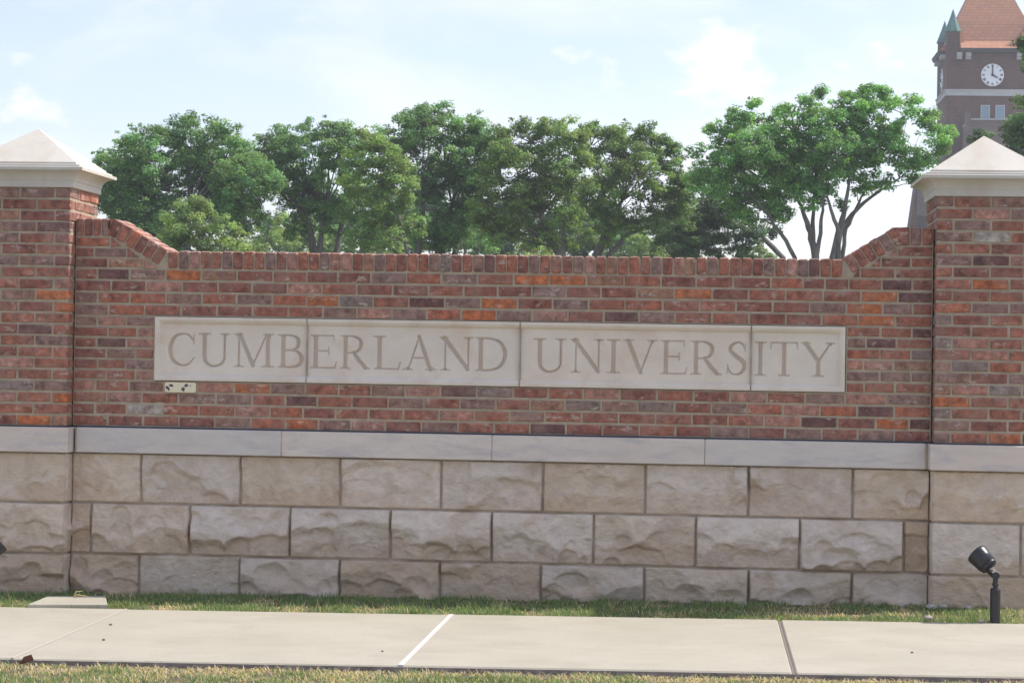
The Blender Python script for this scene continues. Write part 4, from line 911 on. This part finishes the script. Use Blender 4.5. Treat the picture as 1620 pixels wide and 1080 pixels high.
for px in (1558.5, 1582):
    xw, zw = tp(px, 190); _, zw1 = tp(px, 168); ww = 6*s_
    mb = MB(); mb.box((xw-ww-.06, TY-.10, zw-.1), (xw+ww+.06, TY-.005, zw)); mb.box((xw-ww-.06, TY-.05, zw), (xw-ww, TY-.005, zw1)); mb.box((xw+ww, TY-.05, zw), (xw+ww+.06, TY-.005, zw1)); mb.box((xw-ww-.06, TY-.05, zw1), (xw+ww+.06, TY-.005, zw1+.07)); wf = mb.build('window', M['stone'], twr)
    mb = MB(); mb.box((xw-ww, TY-.02, zw), (xw+ww, TY-.004, zw1)); mb.build('pane', M['glass'], wf)
# lower wing in front with its pale brick parapet
WY = 159.0
x0w, zt = tp(1536, 190, WY); x1w = x0w+9
wing = empty('college_hall', (x0w+4, WY, 0), 'lower pale brick hall front with a capped corner pier, in front of the clock tower', 'building')
mb = MB(); mb.box((x0w, WY, -.5), (x1w, WY+5.4, zt)); mb.build('wall', M['wbrick'], wing)
mb = MB(); mb.box((x0w, WY-.08, zt), (x1w+.1, WY+5.4, zt+.12)); mb.build('coping', M['stone'], wing)
xp, zp = tp(1531.5, 178, WY)
mb = MB(); mb.box((xp-.17, WY-.15, -.5), (x0w, WY+.5, zp)); mb.box((xp-.22, WY-.2, zp), (x0w+.05, WY+.55, zp+.08)); mb.build('pier', M['wbrick'], wing)
# lower left block of the hall glimpsed between tree and pillar
LY = 162.0
xa, za = tp(1450, 290, LY); xb, _ = tp(1440, 358, LY)
mb = MB(); x2 = tp(1512, 300, LY)[0]
mb.loft([[(xb-.4, LY, -.5), (x2, LY, -.5), (x2, LY+2.9, -.5), (xb-.4, LY+2.9, -.5)], [(xb, LY, tp(1440, 358, LY)[1]), (x2, LY, tp(1440, 358, LY)[1]), (x2, LY+2.9, tp(1440, 358, LY)[1]), (xb, LY+2.9, tp(1440, 358, LY)[1])], [(xa, LY, za), (x2, LY, za), (x2, LY+2.9, za), (xa, LY+2.9, za)]])
blk = mb.build('side_bay', M['tbrick'], twr)
x3, z3 = tp(1450, 303, LY); x4, z4 = tp(1457, 342, LY)
mb = MB(); mb.box((x3+.05, LY-.05, z4), (x2-.3, LY-.005, za)); mb.build('pale_cladding', M['wbrick'], blk)
x5, z5 = tp(1453, 358, LY); x6, z6 = tp(1457, 340, LY)
mb = MB(); mb.box((x5, LY-.08, z5-.9), (x6, LY-.052, z6)); mb.build('pane', M['trim'], blk)
# small grey gable glimpsed through the trees
gx, gz0 = tp(801, 406, 95); 
mb = MB(); _, gz1 = tp(801, 394, 95); k = 107.5/F_PX
mb.add([(gx-.9, 95, gz0-1), (gx+.12, 95, gz0-1), (gx+.12, 95, gz1), (gx-.6, 95, gz0), (gx-.9, 98, gz0-1), (gx+.12, 98, gz0-1), (gx+.12, 98, gz1), (gx-.6, 98, gz0)],
       [(0, 1, 2, 3), (4, 7, 6, 5), (0, 3, 7, 4), (3, 2, 6, 7), (1, 5, 6, 2)])
kt = empty('small_shed', (gx, 96, 0), 'tiny grey sloping shed roof with a white post, glimpsed over the middle of the wall', 'shed')
mb.build('roof', M['slate'], kt)
mb = MB(); mb.box((gx+.121, 94.9, -.2), (gx+.19, 95.0, gz1+.05)); mb.build('post', M['white'], kt)
mb = MB(); mb.box((gx-.7, 95.2, -.3), (gx+.05, 97.8, gz0-1.002)); mb.build('wall', M['white'], kt)
# ------------------------------------------------------------------ haze
hz = bpy.data.materials.new('air'); hz.use_nodes = True; nt = hz.node_tree; nt.nodes.clear()
o_ = nt.nodes.new('ShaderNodeOutputMaterial'); v_ = nt.nodes.new('ShaderNodeVolumePrincipled')
v_.inputs['Color'].default_value = (.93, .96, 1, 1); v_.inputs['Density'].default_value = .0008; v_.inputs['Anisotropy'].default_value = .3
nt.links.new(v_.outputs[0], o_.inputs['Volume'])
mb = MB(); mb.box((-130, -62, -1.3), (130, 200, 48)); tag(mb.build('haze', hz), kind='stuff')
# ------------------------------------------------------------------ light and sky
sd = Vector((.73, .27, 1.)).normalized()
sl = bpy.data.lights.new('sun', 'SUN'); sl.energy = 3.2; sl.angle = math.radians(.5); sl.color = (1., .94, .86)
so = bpy.data.objects.new('sun', sl); COL.objects.link(so); so.rotation_euler = sd.to_track_quat('Z', 'Y').to_euler()
w = bpy.data.worlds.new('World'); SC.world = w; w.use_nodes = True; nt = w.node_tree; nt.nodes.clear()
N = nt.nodes.new; Lk = nt.links.new
out = N('ShaderNodeOutputWorld'); bg = N('ShaderNodeBackground'); sky = N('ShaderNodeTexSky'); sky.sky_type = 'NISHITA'; sky.sun_disc = False
sky.sun_elevation = math.asin(sd.z); sky.sun_rotation = math.atan2(sd.x, sd.y); sky.air_density = 1.0; sky.dust_density = 1.0; sky.ozone_density = 1.0
tc = N('ShaderNodeTexCoord'); mp = N('ShaderNodeMapping'); mp.inputs['Scale'].default_value = (1, 1, 2.6); mp.inputs['Location'].default_value = (.3, .1, .42)
nz = N('ShaderNodeTexNoise'); nz.inputs['Scale'].default_value = 7.5; nz.inputs['Detail'].default_value = 9; nz.inputs['Roughness'].default_value = .55; nz.inputs['Distortion'].default_value = .35
cr = N('ShaderNodeValToRGB'); cr.color_ramp.elements[0].position = .44; cr.color_ramp.elements[1].position = .68; cr.color_ramp.elements[0].color = (.16, .16, .16, 1); cr.color_ramp.elements[1].color = (.55, .55, .55, 1)
tn = N('ShaderNodeMix'); tn.data_type = 'RGBA'; tn.blend_type = 'MULTIPLY'; tn.inputs[0].default_value = 1; tn.inputs[7].default_value = (.93, .88, .98, 1)
mx = N('ShaderNodeMix'); mx.data_type = 'RGBA'; mx.inputs[7].default_value = (5.6, 5.45, 5.65, 1)
Lk(tc.outputs['Generated'], mp.inputs[0]); Lk(mp.outputs[0], nz.inputs['Vector']); Lk(nz.outputs['Fac'], cr.inputs[0]); 
acc_ = None
for (px_, py_, rr_, am) in ((1130, 105, .042, 1.), (1210, 130, .03, .9), (930, 130, .034, .8), (60, 175, .040, .9), (1420, 95, .035, .8), (480, 85, .05, .35), (1010, 20, .05, .3), (620, 330, .06, .4)):
    dv = cF*F_PX+cR*(px_-CX)-cU*(py_-CY); dv /= np.linalg.norm(dv)
    ds = N('ShaderNodeVectorMath'); ds.operation = 'DISTANCE'; ds.inputs[1].default_value = tuple(dv); Lk(tc.outputs['Generated'], ds.inputs[0])
    mr = N('ShaderNodeMapRange'); mr.interpolation_type = 'SMOOTHSTEP'; mr.inputs[1].default_value = 0; mr.inputs[2].default_value = rr_; mr.inputs[3].default_value = am; mr.inputs[4].default_value = 0
    Lk(ds.outputs['Value'], mr.inputs[0])
    if acc_ is None: acc_ = mr.outputs[0]
    else:
        mm = N('ShaderNodeMath'); mm.operation = 'MAXIMUM'; Lk(acc_, mm.inputs[0]); Lk(mr.outputs[0], mm.inputs[1]); acc_ = mm.outputs[0]
mp2 = N('ShaderNodeMapping'); mp2.inputs['Scale'].default_value = (1, 1, 1.7); Lk(tc.outputs['Generated'], mp2.inputs[0])
n2 = N('ShaderNodeTexNoise'); n2.inputs['Scale'].default_value = 38; n2.inputs['Detail'].default_value = 9; n2.inputs['Roughness'].default_value = .55; Lk(mp2.outputs[0], n2.inputs['Vector'])
m1 = N('ShaderNodeMath'); m1.operation = 'MULTIPLY'; m1.inputs[1].default_value = .26; Lk(acc_, m1.inputs[0])
m2 = N('ShaderNodeMath'); m2.operation = 'ADD'; Lk(m1.outputs[0], m2.inputs[0]); Lk(n2.outputs['Fac'], m2.inputs[1])
m3 = N('ShaderNodeMapRange'); m3.interpolation_type = 'SMOOTHSTEP'; m3.inputs[1].default_value = .54; m3.inputs[2].default_value = .98; Lk(m2.outputs[0], m3.inputs[0])
m4 = N('ShaderNodeMath'); m4.operation = 'MAXIMUM'; Lk(m3.outputs[0], m4.inputs[0]); Lk(cr.outputs[0], m4.inputs[1])
Lk(m4.outputs[0], mx.inputs[0]); Lk(sky.outputs[0], tn.inputs[6]); Lk(tn.outputs[2], mx.inputs[6]); Lk(mx.outputs[2], bg.inputs[0]); Lk(bg.outputs[0], out.inputs[0])
bg.inputs[1].default_value = .14
# ------------------------------------------------------------------ camera
cam = bpy.data.cameras.new('camera'); co = bpy.data.objects.new('camera', cam); COL.objects.link(co)
cam.sensor_width = 36; cam.sensor_fit = 'HORIZONTAL'; cam.lens = F_PX/1620*36; cam.clip_end = 6000
co.matrix_world = Matrix(((cR[0], cU[0], -cF[0], CAM[0]), (cR[1], cU[1], -cF[1], CAM[1]), (cR[2], cU[2], -cF[2], CAM[2]), (0, 0, 0, 1)))
SC.camera = co
SC.view_settings.view_transform = 'Standard'; SC.view_settings.look = 'None'; SC.view_settings.exposure = .68; SC.view_settings.gamma = 1
SC.cycles.max_bounces = 6; SC.cycles.volume_bounces = 0
